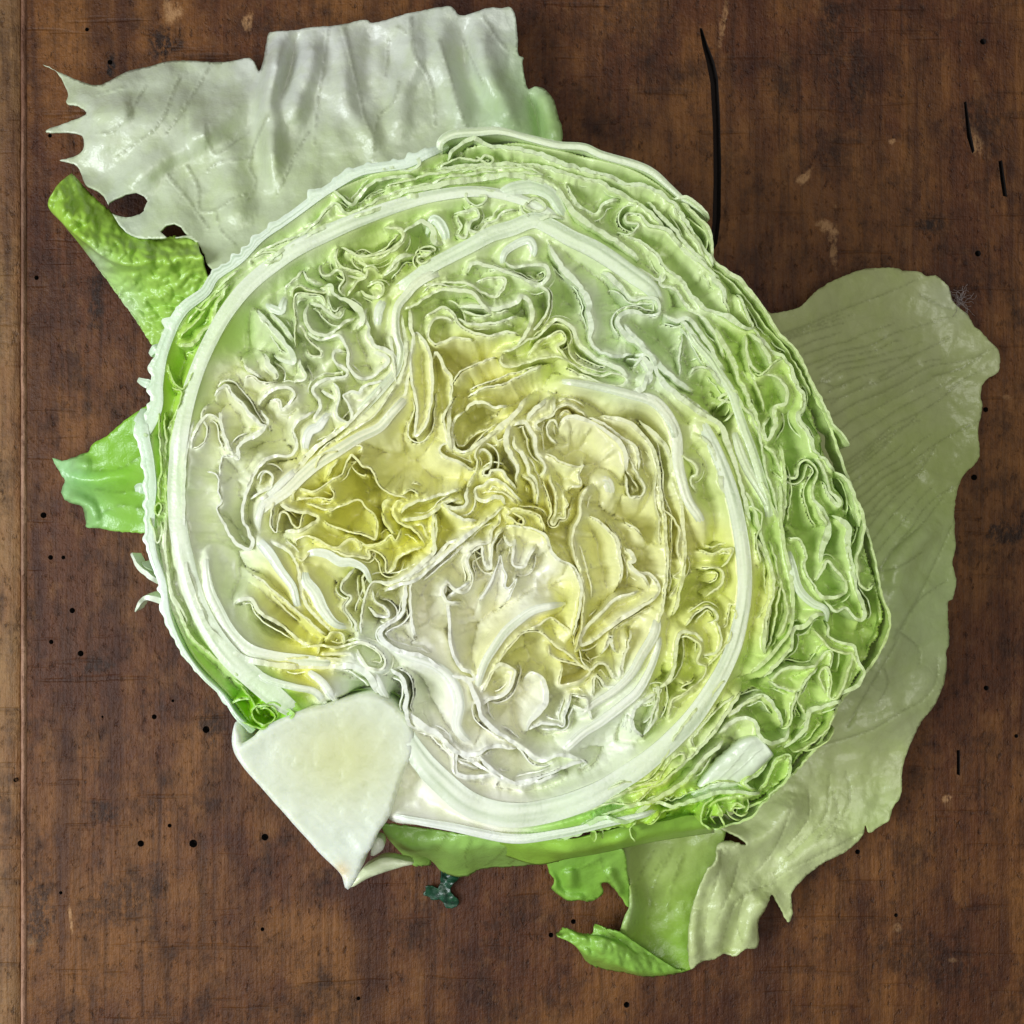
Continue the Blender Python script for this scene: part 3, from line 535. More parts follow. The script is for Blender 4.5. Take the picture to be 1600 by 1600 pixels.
# --- top rim
R('B', [(-20,265),(90,240),(150,200),(172,236),(120,262),(60,262)], [10,10,9,6], 8, tint='dce9d8', name='outer_leaf')
R('B', [(270,190),(272,130),(330,92),(450,80),(560,76),(700,110),(830,142),(960,152),(1050,192),(1200,232),(1290,272),(1370,340),(1440,402),(1500,442),(1566,494)], [14,18,16,12,14,14,14,14,12,8,3], 18, wig=1.2, tint='dbe4c4', name='outer_leaf')
R('B', [(310,215),(340,160),(430,112),(520,150),(640,162),(760,192),(860,232),(960,262),(1060,284),(1160,332),(1240,335),(1320,372),(1400,432),(1460,520),(1540,640),(1590,720)], [8,10,12,10,10,9,8,8], 14, wig=1.3, tint='dae8cc')
R('B', [(255,255),(350,205),(400,210),(450,215),(490,190),(520,212),(500,236),(440,190)], 5, 8, tint='d2e6a4')
R('B', [(250,262),(400,240),(560,234),(650,236),(740,242),(850,272),(950,302),(1040,322),(1130,372),(1240,432),(1320,512),(1390,582),(1460,662),(1530,712),(1620,790)], [8,9,9,9,9,9,10,9], 13, wig=1.3, tint='d4e5b4')
R('B', [(0,340),(120,312),(230,282),(350,262),(470,250),(600,252),(700,258),(765,288),(690,282),(600,276)], [6,6,5,5], 10, wig=1.1, tint='d0e4a4')
R('B', [(220,345),(300,302),(400,284),(500,270),(560,262)], 5, 8, tint='d0e4a4')
R('B', [(880,330),(920,420),(972,452),(1022,472),(1060,420),(1130,402)], 8, 10, wig=1, tint='d5e5b8')
R('B', [(1122,560),(1180,572),(1210,550),(1222,522),(1172,518),(1160,490),(1182,470),(1230,482),(1272,532),(1320,542),(1372,562),(1430,640)], [8,6,5,6,8,10,8], 10, wig=.7, tint='d6e6b8')
R('B', [(690,422),(730,400),(772,430),(770,455),(722,462),(682,442),(690,422)], 5, 8, wig=.4, tint='d6e6b0')
R('B', [(655,430),(672,470),(720,500),(800,490),(868,498)], [4,6,9,5], 9, tint='d9e7c8')
R('B', [(575,372),(500,362),(440,350),(402,370),(395,400),(430,432),(472,428),(490,392),(440,385)], 5, 8, wig=.6, tint='d4e5b4')
R('B', [(335,470),(392,460),(442,450),(456,490),(422,512),(410,550),(462,562),(492,522),(542,502),(570,470),(640,450)], 6, 9, wig=.8, tint='d8e6b8')
R('B', [(340,565),(382,590),(405,560),(400,500)], 5, 8); R('B', [(350,480),(372,530),(352,570)], 5, 8)
R('B', [(520,420),(560,380),(640,350),(720,345),(800,380),(850,450),(900,520)], [16,24,26,24,20,14], 10, wig=.8, tint='d8e6c8')
R('B', [(0,660),(60,640),(95,590),(70,550),(0,540)], 6, 9); R('B', [(0,770),(80,690),(150,670)], 7, 9, tint='e0e9cc')
R('B', [(200,560),(240,500),(290,560),(300,640)], [14,20,14], 8, tint='d8e8cc')
R('B', [(180,690),(150,660),(200,630),(245,640),(220,660),(170,690),(180,715),(240,690)], 4.5, 7)
# --- upper middle: big pale flaps and loops
R('B', [(790,615),(845,720),(930,812),(980,890),(985,960),(992,1020),(1002,1105),(1100,1160),(1205,1150)], [8,14,14,12,8,6], 12, lean=(30,-24), wig=1.3, tint='e2ecdc')
R('B', [(1050,750),(1150,832),(1190,880),(1250,878),(1312,890),(1322,950),(1260,962),(1190,942),(1132,972),(1132,1022),(1182,1072),(1270,1142),(1312,1212)], [16,14,8,7,8,10,14,14,10], 11, wig=1, tint='dfe9d6')
R('B', [(1210,1152),(1280,1162),(1322,1252),(1382,1322),(1480,1382),(1600,1462)], [9,12,12,10], 13, wig=1, tint='e0ead4')
R('B', [(1340,950),(1402,990),(1452,972),(1502,1022),(1562,1102),(1600,1180),(1640,1230)], [8,10,12,12], 12, wig=1, tint='dce8d0')
R('B', [(1200,1202),(1240,1170),(1282,1222),(1262,1262),(1240,1320),(1160,1332)], [6,12,12,8], 9, lean=(-8,4), tint='e4ead2')
R('B', [(580,740),(570,690),(600,640),(690,600),(720,650),(690,700)], [8,14,16,12], 9, tint='e0ead4')
R('B', [(580,702),(622,732),(702,722),(772,722),(792,762),(772,800),(722,812),(642,772),(560,742),(500,740)], 8, 9, wig=.7, tint='dfe8c8')
R('B', [(400,750),(430,712),(522,732),(602,762),(682,792),(752,822),(792,862),(782,950),(732,1020),(702,1032)], [8,8,7,6,6,6], 10, wig=.8, tint='e2e9c8')
R('B', [(175,822),(222,812),(302,802),(402,812),(472,852),(542,872),(582,802),(562,782),(492,782),(440,800)], 5, 9, wig=.7, tint='e6e8b4')
R('B', [(90,935),(182,892),(262,842),(362,842),(432,862),(482,922),(522,962)], [6,7,8,8,6], 10, tint='e6e9c0')
R('B', [(365,920),(452,922),(542,932),(632,902),(662,872),(702,900),(712,972),(692,1032),(662,1082),(632,1120)], [6,9,10,11,11,9,6], 10, wig=.7, tint='e6eccc')
R('B', [(375,942),(462,962),(542,952),(602,932)], 5, 7); R('B', [(350,972),(402,1002),(472,1002),(562,992),(642,962)], 6, 8, tint='e8ecd0')
R('B', [(195,972),(252,932),(292,922),(332,952),(362,1002),(422,1042),(502,1062),(582,1042),(652,1052)], [4,5,6,6,6,5], 11, lean=(6,16), wig=.7, tint='eaebc4')
R('B', [(340,1000),(290,970),(232,990),(212,1060),(242,1100),(282,1092),(340,1070),(430,1080)], 5, 9, wig=.6, tint='ecebc0')
R('B', [(570,1142),(560,1190),(602,1212),(682,1192),(752,1172),(832,1162),(902,1192),(962,1232),(1042,1252),(1102,1242),(1162,1262),(1142,1300),(1062,1292),(962,1252),(882,1212)], [5,5,5,4,4,4,5,5], 10, wig=.6, tint='e0e890')
R('B', [(690,1152),(732,1102),(792,1062),(852,1042),(872,1082),(832,1112),(862,1152),(892,1182)], 5, 9, tint='dbe67c')
R('B', [(570,1140),(632,1122),(682,1082),(742,1062),(802,1002),(842,982),(902,1022),(932,1082),(982,1142),(1062,1192),(1132,1222),(1172,1272)], [6,6,7,8,10,10,10,8], 10, wig=.8, tint='dde8b8')
R('B', [(880,1080),(892,1150),(950,1200),(1030,1230),(1110,1230)], 3.5, 8, tint='dbe66c')
R('B', [(330,1290),(372,1232),(452,1192),(542,1162)], 4, 9, lean=(16,20), tint='eeeabc')
R('B', [(400,1350),(480,1310),(580,1290),(680,1240),(760,1200)], 5, 8, lean=(0,14), tint='eceac8')
R('B', [(1440,1050),(1422,1150),(1422,1260)], 5, 8)
R('A', [(1445,1045),(1422,1150),(1422,1262),(1452,1400),(1442,1540),(1500,1480),(1522,1352),(1522,1200),(1500,1110),(1445,1045)], 6, 10, lean=(0,8), wig=.6, tint='eeeed8')
R('B', [(235,1172),(252,1140),(290,1212),(322,1262),(322,1342),(312,1452),(312,1560),(330,1620)], [6,7,8,9,8], 11, lean=(-16,0), wig=.8, tint='ededd0')
R('B', [(60,1300),(45,1180),(30,1050)], 5, 9)
# --- centre (tile K)
R('K', [(150,0),(110,70),(65,160),(80,260),(100,350),(50,380),(30,420),(80,470),(180,510),(280,560),(310,540)], [5,6,6,5,5,6,8,6], 12, wig=.6, tint='efeecb')
R('K', [(230,110),(150,180),(125,270),(140,350),(160,410),(240,430),(330,370),(430,300),(540,210),(640,110),(710,0)], [6,7,6,7,12,14,14,10], 14, wig=.6, tint='edecd0')
R('K', [(230,105),(290,50),(320,40),(370,35),(420,60),(480,85),(560,60)], [8,10,6,10], 6, wig=1.4, tint='edecd8')
R('K', [(605,180),(540,240),(460,280),(390,340),(330,400),(310,460),(330,510),(310,590),(250,700)], [4,4,4,5,6], 12, wig=.5, tint='efeaa8')
R('K', [(480,280),(490,340),(550,320)], 3.5, 7); R('K', [(400,380),(470,375),(540,335)], 3.5, 7)
R('K', [(330,460),(360,415),(400,420),(435,470),(430,540),(385,570),(380,610),(420,610),(440,575),(520,580),(560,640),(610,690),(640,740)], [6,6,6,6,7,6], 12, wig=.4, tint='efeedc')
R('K', [(600,200),(560,270),(555,350),(580,430),(620,500),(640,570),(625,680)], [8,11,11,9,6], 14, lean=(12,0), tint='f0efe2')
R('K', [(600,230),(700,195),(740,260),(780,310),(780,390),(800,450),(850,520),(860,580),(820,620)], [8,10,9,8,7,6], 11, wig=.7, tint='f1efdc')
R('K', [(610,300),(620,380),(680,450),(720,520),(740,600),(790,660),(800,760),(795,840)], [8,8,8,6,5], 12, lean=(10,4), tint='f0eecf')
R('K', [(680,615),(740,660),(775,730),(770,790)], 5, 9, tint='eee9a0')
R('K', [(720,200),(740,150),(780,100),(860,30),(890,0)], [8,12,12], 9, tint='eeeedd')
R('K', [(930,0),(925,100),(920,140),(840,170),(790,220),(830,280)], 6, 9, tint='eceaba')
R('K', [(920,150),(960,90),(1040,60),(1130,110),(1190,160)], 5, 11, tint='efe8a8')
R('K', [(960,240),(930,180),(880,200),(870,260),(900,330),(950,370)], 6, 9, tint='efebc0')
R('K', [(960,250),(1000,190),(1070,155),(1170,180),(1290,240),(1380,310),(1460,390),(1490,480),(1490,580)], [8,10,12,14,14,14,12], 12, lean=(-14,34), wig=.8, tint='f1efe0')
R('K', [(1190,160),(1290,200),(1400,270),(1470,320),(1560,380),(1590,480),(1590,580)], [5,6,7,6], 12, lean=(-10,8), tint='ecebd0')
R('K', [(860,440),(920,470),(960,500),(1060,535),(1120,550),(1165,530),(1120,600),(1140,690),(1070,700),(1040,730)], [4,5,5,4,3,4,5,4], 7, lean=(-20,10), wig=.5, z0=0, tint='f1e9ae')
R('K', [(900,600),(900,660),(930,730),(945,830),(940,900),(910,980),(930,1000),(960,950),(1015,945),(1020,870),(1040,840),(1000,770)], [4,5,5,5,4,4], 7, lean=(14,-6), wig=.6, tint='eee49c')
R('K', [(300,760),(320,710),(380,690),(430,650),(500,660),(560,700),(620,760),(680,820)], 6, 10, wig=.6, tint='f0efe0')
R('K', [(310,720),(330,800),(400,820),(460,780),(520,790),(550,840)], [7,9,10,8], 9, tint='f1f1e4')
R('K', [(380,750),(450,740),(530,750),(600,800),(640,840)], 4, 9, tint='efe694')
R('K', [(540,850),(590,890),(560,930),(620,970),(680,1000),(690,960),(630,920),(590,900)], 4, 8, tint='efe47c')
R('K', [(560,880),(630,870),(690,890),(760,900),(830,950),(860,1060)], 4, 8, tint='ecdf66')
R('K', [(250,700),(240,780),(250,830),(200,860),(110,860),(60,830)], [7,8,8,8], 9, tint='efefe6')
R('K', [(70,850),(120,900),(180,940),(250,960),(325,965)], [5,7,9,10], 6, z0=.4, tint='f1f2ea')
R('K', [(-400,1520),(-280,1470),(-150,1430),(0,1300),(100,1220),(220,1110),(330,1020),(440,930),(540,850)], [7,7,8,8,9,9,9,9,10], 14, lean=(-4,-10), wig=.6, tint='f1f2ee')
R('K', [(500,900),(500,980),(440,1040),(420,1130),(330,1160),(270,1200),(280,1220)], 5, 10, lean=(-10,-2), tint='efeabc')
R('K', [(540,1030),(490,1080),(450,1150),(440,1250),(430,1340),(390,1310),(370,1240),(360,1170),(290,1210),(250,1290),(290,1390),(280,1480),(220,1530),(140,1500),(90,1450),(70,1530),(10,1560)], [5,5,6,6,5,5,5,6,7,7,6], 11, lean=(-4,-8), wig=.6, tint='efecc4')
R('K', [(100,1460),(60,1500),(90,1590),(200,1610)], 6, 8)
R('K', [(530,1070),(560,1140),(600,1160),(625,1110),(610,1200),(605,1300),(640,1330),(700,1320),(740,1230),(790,1160)], [5,5,5,6,7,6], 9, lean=(20,-14), wig=.7, tint='efeccc')
R('K', [(550,1010),(650,1015),(760,1030),(830,1060),(870,1100),(900,1180),(960,1270),(1050,1310),(1110,1380),(1140,1500),(1130,1640),(1110,1740),(1070,1870)], [4,5,6,8,9,9,8,6,3], 10, lean=(-52,26), wig=.7, tint='f2f1e4')
R('K', [(1200,690),(1140,790),(1130,920),(1085,1030),(1070,1150),(1095,1270),(1135,1380),(1160,1500),(1160,1620),(1140,1760)], [6,7,6,4,4,4,4,4], 13, lean=(30,6), wig=.5, tint='efe8ac')
R('K', [(1210,930),(1280,970),(1360,1050),(1420,1120),(1440,1240),(1460,1340),(1450,1460)], [5,8,8,6,5], 9, lean=(-12,14), wig=.7, tint='efeabc')
R('K', [(1490,980),(1560,1020),(1620,1080)], 7, 9, lean=(-8,10)); R('K', [(1490,600),(1510,770),(1600,770)], 5, 9)
R('K', [(1480,1180),(1530,1220),(1560,1280),(1520,1300),(1540,1350),(1620,1400),(1680,1490)], [7,10,9,7,8], 10, tint='f0edd0')
R('K', [(1220,620),(1280,660),(1340,660),(1370,740),(1340,830)], [10,18,20,12], 8, z0=-1.5, cutmix=.3, tint='f0edd4')
R('K', [(340,1590),(420,1480),(490,1300),(510,1240),(530,1330),(555,1400),(545,1480),(580,1490),(640,1420),(600,1520),(560,1600)], [5,5,4,3,4,5,4,3,6], 8, lean=(-10,24), wig=.4, tint='f1f1e6')
# --- lower centre (tile L)
R('L', [(150,120),(40,190),(0,230),(8,380),(15,520),(40,620),(90,690),(150,720),(165,760),(90,740)], [5,6,7,8,9,9,8,5], 11, lean=(26,-4), wig=.7, tint='f2f2ee')
R('L', [(200,860),(200,780),(240,660),(300,560),(380,450),(470,370),(560,310),(680,280),(780,270)], [10,14,16,17,16,14,10], 10, lean=(-16,-6), wig=.5, tint='efefdc', name='midrib')
R('L', [(230,850),(300,710),(360,610),(400,560),(470,480),(540,450),(620,460),(690,530),(780,590),(870,670),(935,715)], [4,5,5,4,4,4,4], 10, wig=.6, tint='f0e790')
R('L', [(540,430),(600,400),(680,360),(740,400),(800,450),(820,490)], 4, 9, lean=(0,10), tint='f0e48c')
R('L', [(660,540),(670,600),(740,640),(860,670),(935,710),(880,760),(800,790),(735,795),(750,700),(750,660)], 4, 7, lean=(0,-6), wig=.4, tint='efe486')
R('L', [(880,120),(890,220),(880,330),(870,450),(830,580)], 4, 11, lean=(14,0), tint='eee07c')
R('L', [(1200,20),(1260,60),(1340,80),(1390,150),(1370,220),(1250,300),(1150,360),(1040,440),(960,500),(880,540),(870,500),(910,420),(1000,330),(1110,230),(1200,200),(1260,180)], [6,8,10,10,9,9,8,7,6], 10, lean=(-4,-6), wig=.6, tint='f0ecd0')
R('L', [(860,560),(880,640),(935,705),(990,660),(1050,680),(1100,760),(1130,770),(1150,660),(1180,540),(1210,440)], [4,5,6,8,6,5], 10, tint='efeab8')
R('L', [(1010,600),(1040,540),(1070,480),(1080,540),(1100,590)], [6,10,6], 6, tint='f2f2ea')
R('L', [(960,870),(960,780),(980,740),(1050,820),(1120,800)], 6, 8)
R('L', [(180,870),(210,930),(260,900),(340,880),(400,830),(440,720),(400,680),(340,660),(300,710)], [7,9,9,9,8,7,6], 9, wig=.5, tint='f0edd0')
R('L', [(500,760),(560,720),(620,760),(650,860),(620,950),(540,1040),(520,1110)], [7,9,11,14,14,9], 8, lean=(-6,-8), wig=.8, tint='f0f0e2')
R('L', [(520,1100),(610,1060),(700,1060),(760,1070),(770,1000),(800,900),(820,850)], 6, 8, lean=(-8,-14), wig=.9, tint='f1f1e6')
R('L', [(820,870),(910,890),(910,960),(820,940)], 5, 7, tint='efecc0'); R('L', [(910,890),(930,990),(960,1040)], 6, 8, tint='efedd0')
R('L', [(0,740),(110,760),(160,830),(195,920),(220,1010),(300,1090),(380,1150),(490,1220),(610,1300),(740,1260),(900,1310),(890,1340)], [10,12,12,11,12,12,10,9,8], 12, lean=(6,-12), wig=.7, tint='f0f0ea')
R('L', [(0,1120),(50,1220),(150,1260),(300,1210),(450,1230)], [12,12,10,7], 10, tint='f1f1ec')
R('L', [(200,1270),(280,1350),(380,1420),(430,1450),(560,1420),(680,1380),(800,1330),(900,1300)], [8,9,8,8,8,8], 9, wig=.6, tint='f1f2ee')
R('L', [(1280,1140),(1220,1080),(1215,1010),(1240,950),(1320,880),(1390,850)], 8, 10, tint='e6ecd8')
R('L', [(1290,1140),(1330,1050),(1360,950),(1390,860)], 5, 9, tint='e6ecd8')
# --- right inner whorls (tile F / E)
R('E', [(1320,430),(1382,482),(1420,542),(1410,642),(1432,742),(1392,772),(1422,792),(1370,872)], 3.6, 8, tint='ece488')
R('E', [(1160,125),(1202,250),(1250,332),(1240,382),(1180,382)], 5, 9); 
R('F', [(350,340),(420,355),(470,332),(512,330),(482,390),(450,420)], 4.5, 8, tint='e2e8a0'); R('F', [(355,430),(410,420),(460,442),(452,500),(382,560)], 5, 8, tint='e4e898')
R('F', [(285,705),(342,632),(392,612),(430,640),(432,672),(392,692)], 5, 8, tint='ecedca'); R('F', [(430,682),(452,760),(432,822),(372,842),(352,762),(282,732),(240,772),(222,922),(160,1000)], [4,5,6,7,9,8], 9, tint='e8ecd0')
R('F', [(510,560),(535,620),(500,600),(480,690),(450,720)], 3.5, 7, tint='e6e890')
R('F', [(230,772),(292,752),(352,802),(332,872),(382,902),(362,952),(302,1002),(212,1062),(192,1142)], 4.5, 8, tint='e2e894')
R('F', [(380,900),(420,860),(470,800),(510,720),(530,600)], 4, 9, tint='e2e888')
R('F', [(250,1100),(215,1075),(290,1020),(260,1000),(330,960)], 3.5, 6, tint='e0e880')
R('F', [(20,1220),(30,1120),(60,1080),(120,1060),(150,990),(140,1130),(80,1230)], 6, 9, tint='e4ecd8')
R('C', [(350,1165),(402,1232),(442,1322),(455,1420),(520,1500)], [6,10,12,10], 11, lean=(-16,10), tint='e2ecd8')
R('C', [(250,1262),(312,1302),(332,1352),(302,1380),(332,1442)], 5, 9); 
R('C', [(520,1110),(522,1180),(562,1300),(642,1440),(702,1570)], [8,16,18,14,8], 10, tint='d8e4b4')
R('C', [(465,1105),(512,1052),(525,960),(440,990),(520,1020)], 6, 8, tint='d2e690')
R('C', [(300,880),(332,842),(392,852),(432,892),(482,952),(492,985),(440,1030)], 6, 10, lean=(-10,4), tint='dae7b8')
R('C', [(-20,640),(60,722),(130,802),(190,872),(260,922),(315,965)], [10,13,12,8], 12, lean=(10,-6), tint='e0ead8')
R('C', [(240,600),(300,662),(350,742),(402,852),(455,925),(520,960)], [8,12,13,10,8], 12, tint='dfead8')
R('C', [(0,802),(62,812),(100,862),(110,902),(72,932),(20,962)], [6,8,8,6], 9, tint='e4ead4')
R('F', [(575,130),(600,125),(642,162),(642,222),(622,282),(640,400)], 4.5, 9, tint='d6e29c'); R('F', [(560,40),(602,122),(652,300),(692,430),(702,550),(680,625),(655,760),(665,850)], [6,7,7,8,7], 10, tint='d6e4a8')
R('F', [(620,280),(690,420),(690,560),(650,640)], [8,14,8], 9); R('F', [(740,500),(720,620),(700,740),(660,860)], 5, 9, tint='cfe07c'); R('F', [(730,470),(760,560),(770,650),(720,760)], 5, 9, tint='d2e28c')
# --- right rim
R('C', [(220,30),(280,28),(340,68),(372,98),(398,128)], [8,8,6,2], 5, z0=1, tint='e2e8d4', name='outer_leaf')
R('C', [(260,45),(330,112),(390,182),(410,262),(412,322),(480,382),(540,422),(602,492),(652,552),(692,622),(742,692),(802,752),(852,832),(892,922),(942,1022),(985,1110),(1032,1165),(1072,1222)], [6,7,6,6,9,10,8,7,7,7,8,8,6,3], 16, lean=(8,-4), wig=.8, tint='cfdf9c', name='outer_leaf')
R('C', [(890,920),(960,1080),(1020,1232),(1082,1400),(1142,1560),(1200,1760),(1230,1930),(1275,2040),(1262,2140),(1202,2250),(1130,2350)], [7,7,6,6,6,6,7,6,5], 16, z0=-2, lean=(-14,0), wig=.8, tint='c6dc80', name='outer_leaf')
R('F', [(1130,955),(1042,1082),(962,1242),(862,1372),(782,1452),(702,1532),(562,1600)], 6, 16, z0=-3, wig=1, lean=(-8,-8), tint='c2dc74', name='outer_leaf')
R('C', [(215,60),(252,130),(292,192),(342,252),(372,332),(402,402),(452,452),(472,532),(502,582)], 6, 10, wig=1.2, tint='d2e2a4')
R('C', [(100,40),(180,132),(242,202),(292,262),(352,322),(402,392),(432,432),(462,472),(475,530)], [7,9,9,9,7], 11, wig=1.4, tint='d9e7c4')
R('C', [(-20,200),(62,232),(132,292),(192,372),(252,412),(292,472),(342,532),(402,572),(452,592),(522,622),(582,662),(640,720)], [6,8,9,9,8,7], 12, wig=1.3, tint='d4e4b4')
R('C', [(0,340),(80,380),(160,430),(180,380),(150,440),(230,470),(290,550),(350,590),(420,680),(470,790)], [6,7,6,7,8,8], 10, wig=1.2, tint='dae6c0')
R('C', [(425,590),(482,602),(532,642),(582,662),(622,648)], [10,14,12,9,2], 4, z0=1.2, wig=.6, tint='e8f0dc')
R('C', [(530,490),(562,562),(602,642),(642,702),(692,762),(742,792),(792,852),(812,922),(852,972),(850,1030),(822,1082),(872,1162),(902,1242),(962,1302),(1005,1345)], [5,6,8,9,10,11,12,10,8,6], 12, wig=1.3, tint='dbe6c4')
R('C', [(570,680),(572,762),(602,842),(642,872),(702,882),(762,942),(760,1010),(712,1042),(712,1122),(672,1190),(655,1130),(690,1080)], [6,6,6,6,8,12,9,5], 11, lean=(6,0), wig=1, tint='dfe8b8')
R('C', [(580,680),(632,722),(672,782),(690,850)], 9, 9, tint='d9e6bc'); R('C', [(610,870),(640,880),(700,820),(760,790)], 4, 8)
R('C', [(640,1212),(702,1252),(732,1322),(762,1362),(812,1372),(832,1312),(872,1290),(912,1342),(892,1442),(922,1532),(960,1610)], [5,6,6,6,5,5,7,8], 12, wig=.9, tint='d6e49c')
R('C', [(900,1272),(952,1352),(972,1432),(1022,1482),(1012,1512),(972,1462),(942,1392)], [5,7,10,10,6], 9, tint='dbe6b8'); R('C', [(1000,1342),(1062,1392),(1102,1500),(1122,1610)], [5,8,9,7], 11, tint='d6e5a8')
R('C', [(420,650),(462,732),(512,812),(542,902),(582,992),(622,1092),(652,1182)], [8,12,12,10,6], 12, tint='d2e2a4'); R('C', [(570,790),(602,882),(642,982),(662,1055)], 4.5, 9, tint='cfe090')
R('C', [(515,950),(562,1042),(602,1082),(632,1162),(652,1262),(672,1362),(702,1452),(735,1595)], [5,6,6,6,5,4], 11, wig=1, tint='dbe7b4')
R('C', [(740,1210),(760,1420),(750,1600)], [6,8,8], 14, tint='c6da74')
R('F', [(735,0),(742,200),(760,350),(790,480),(800,620),(782,720),(702,832),(600,930)], [7,8,9,10,9,8,7], 16, wig=.6, tint='cadc88')
R('F', [(640,0),(690,100),(732,205)], 5, 9, tint='cfe090'); R('F', [(690,300),(720,420),(730,520)], 4, 8)
R('F', [(775,275),(832,292),(862,362),(850,422),(902,512),(932,562),(1002,562),(1052,542),(1052,492),(1002,432),(962,392),(940,432),(902,492)], [6,6,6,7,8,6,6,5], 11, lean=(-2,6), wig=.9, tint='dde8b0')
R('F', [(900,0),(892,82),(942,152),(972,232),(942,322),(930,410)], [6,7,12,16,14,6], 11, lean=(-8,4), wig=.8, tint='dce8c4')
R('F', [(990,170),(1062,222),(1062,302),(1082,422),(1102,522),(1142,622),(1132,672),(1092,662),(1052,612),(1002,632),(952,582)], [8,16,14,9,9,8,7,6], 12, wig=.8, tint='dfe9c8')
R('F', [(1060,0),(1132,182),(1132,282),(1102,402),(1112,492),(1152,528),(1192,500)], [6,9,9,6,5,4], 12, wig=.8, tint='d4e39c')
R('F', [(770,310),(802,452),(832,532),(892,592),(952,622),(975,685)], [8,16,16,14,9], 12, wig=1, tint='dae7c4')
R('F', [(960,645),(902,652),(852,702),(802,722),(792,802),(742,862),(660,950)], [12,14,9,7,7,6], 12, wig=1, tint='dee9b8')
R('F', [(970,690),(972,752),(1032,782),(1092,802),(1112,872),(1142,932),(1102,992),(1060,1012),(960,1075)], [8,7,6,6,9,8,6], 12, lean=(-6,-4), wig=.8, tint='e0eabc')
R('F', [(900,722),(932,762),(982,812),(1042,832),(1082,842),(1062,912),(1032,1002),(1002,1052),(972,1040),(982,972),(962,902),(922,942),(952,1012),(965,1040)], [4,5,6,6,5,4,4,4], 10, wig=.6, tint='dce890')
R('F', [(690,962),(752,912),(832,902),(902,892),(962,832),(992,852),(972,922)], [6,8,6,5,5], 10, lean=(4,8), tint='e2ebc0'); R('F', [(690,968),(742,1002),(822,1012),(862,962),(922,902)], [6,6,5], 9, lean=(2,-8), tint='e2ebc8')
R('F', [(820,1012),(792,1102),(782,1182),(750,1200)], 6, 10, tint='dfe8b4'); R('F', [(850,1002),(822,1062),(862,1142),(830,1190)], 5, 9)
R('F', [(480,1140),(562,1080),(622,1040),(682,1052),(722,1112),(752,1192)], [5,7,9,9,6], 10, lean=(-6,12), tint='e6eedc')
R('F', [(440,1220),(522,1152),(602,1150),(632,1222),(692,1262),(762,1242),(785,1190)], [7,9,9,9,9,7], 10, lean=(4,4), tint='e2ecd4')
R('F', [(760,1292),(852,1202),(882,1112),(962,1082),(1035,1060)], [8,11,12,9], 12, tint='dfe9cc'); R('F', [(800,1312),(872,1282),(952,1212),(1002,1112)], 4, 9, tint='cde078')
# --- lower right rim, folded layers
R('H', [(0,690),(150,700),(230,652),(310,602),(420,622),(502,572),(562,532),(642,552),(742,522),(842,492),(962,482),(1070,500)], [12,12,10,9,10,10,8,6], 12, wig=1.2, tint='e6f0e4', name='outer_leaf')
R('H', [(200,592),(332,542),(462,540),(562,452),(642,332),(702,302),(692,352),(622,422),(502,452),(402,492),(312,532),(288,505),(402,442),(532,422),(622,302),(640,240)], [4,4,4,4,4,4,4,4], 8, wig=.6, tint='e0e884')
R('H', [(380,510),(480,480),(600,440),(690,360)], 3.5, 6, tint='dfe77c'); R('H', [(420,470),(520,440),(610,380)], 3.5, 6, tint='dfe77c')
R('H', [(560,470),(640,400),(760,300),(850,190),(920,90),(980,0)], [5,6,8,8,8,6], 10, tint='d4e4a4'); R('H', [(640,250),(740,112),(832,22),(900,-60)], [5,6,7,6], 10, tint='d0e294'); R('H', [(760,280),(742,230),(800,160),(872,80),(950,20)], 5, 9, tint='dae8b4')
R('H', [(300,600),(420,560),(560,520),(700,440),(800,330),(900,240)], [6,9,10,10,8], 10, tint='dae6c0')
R('H', [(900,120),(1000,60),(1100,10)], 6, 9)
R('H', [(200,690),(280,680),(400,660),(560,600),(700,560),(840,520)], 5, 10, z0=-2, tint='b4dc50', wig=1.6)
R('H', [(255,650),(285,690),(275,735)], 4, 7, tint='cfe880'); R('H', [(480,620),(445,670),(470,735)], 4, 7, tint='cfe888'); R('H', [(600,590),(540,640),(530,650)], 4, 6, tint='c4e060')
R('H', [(870,540),(890,600),(870,590),(900,660)], 4, 7, tint='cde668'); R('H', [(930,550),(960,540),(1000,560),(940,570),(970,600),(1020,590)], 4, 7, tint='cfe870'); R('H', [(820,560),(860,530),(930,510),(1010,500)], 5, 8, tint='bfe050')
R('H', [(860,500),(800,560),(790,630),(845,672)], 5, 8, tint='c4e278')
R('H', [(1060,500),(1110,430),(1150,340),(1220,320),(1210,420),(1140,500),(1080,560),(1020,620),(900,668),(840,672)], [6,8,8,6,5,4], 10, z0=-2, wig=1.2, tint='c4e08c', name='outer_leaf')
R('H', [(1050,480),(1000,440),(1060,400),(1110,340)], 6, 8, tint='d8ecc4')

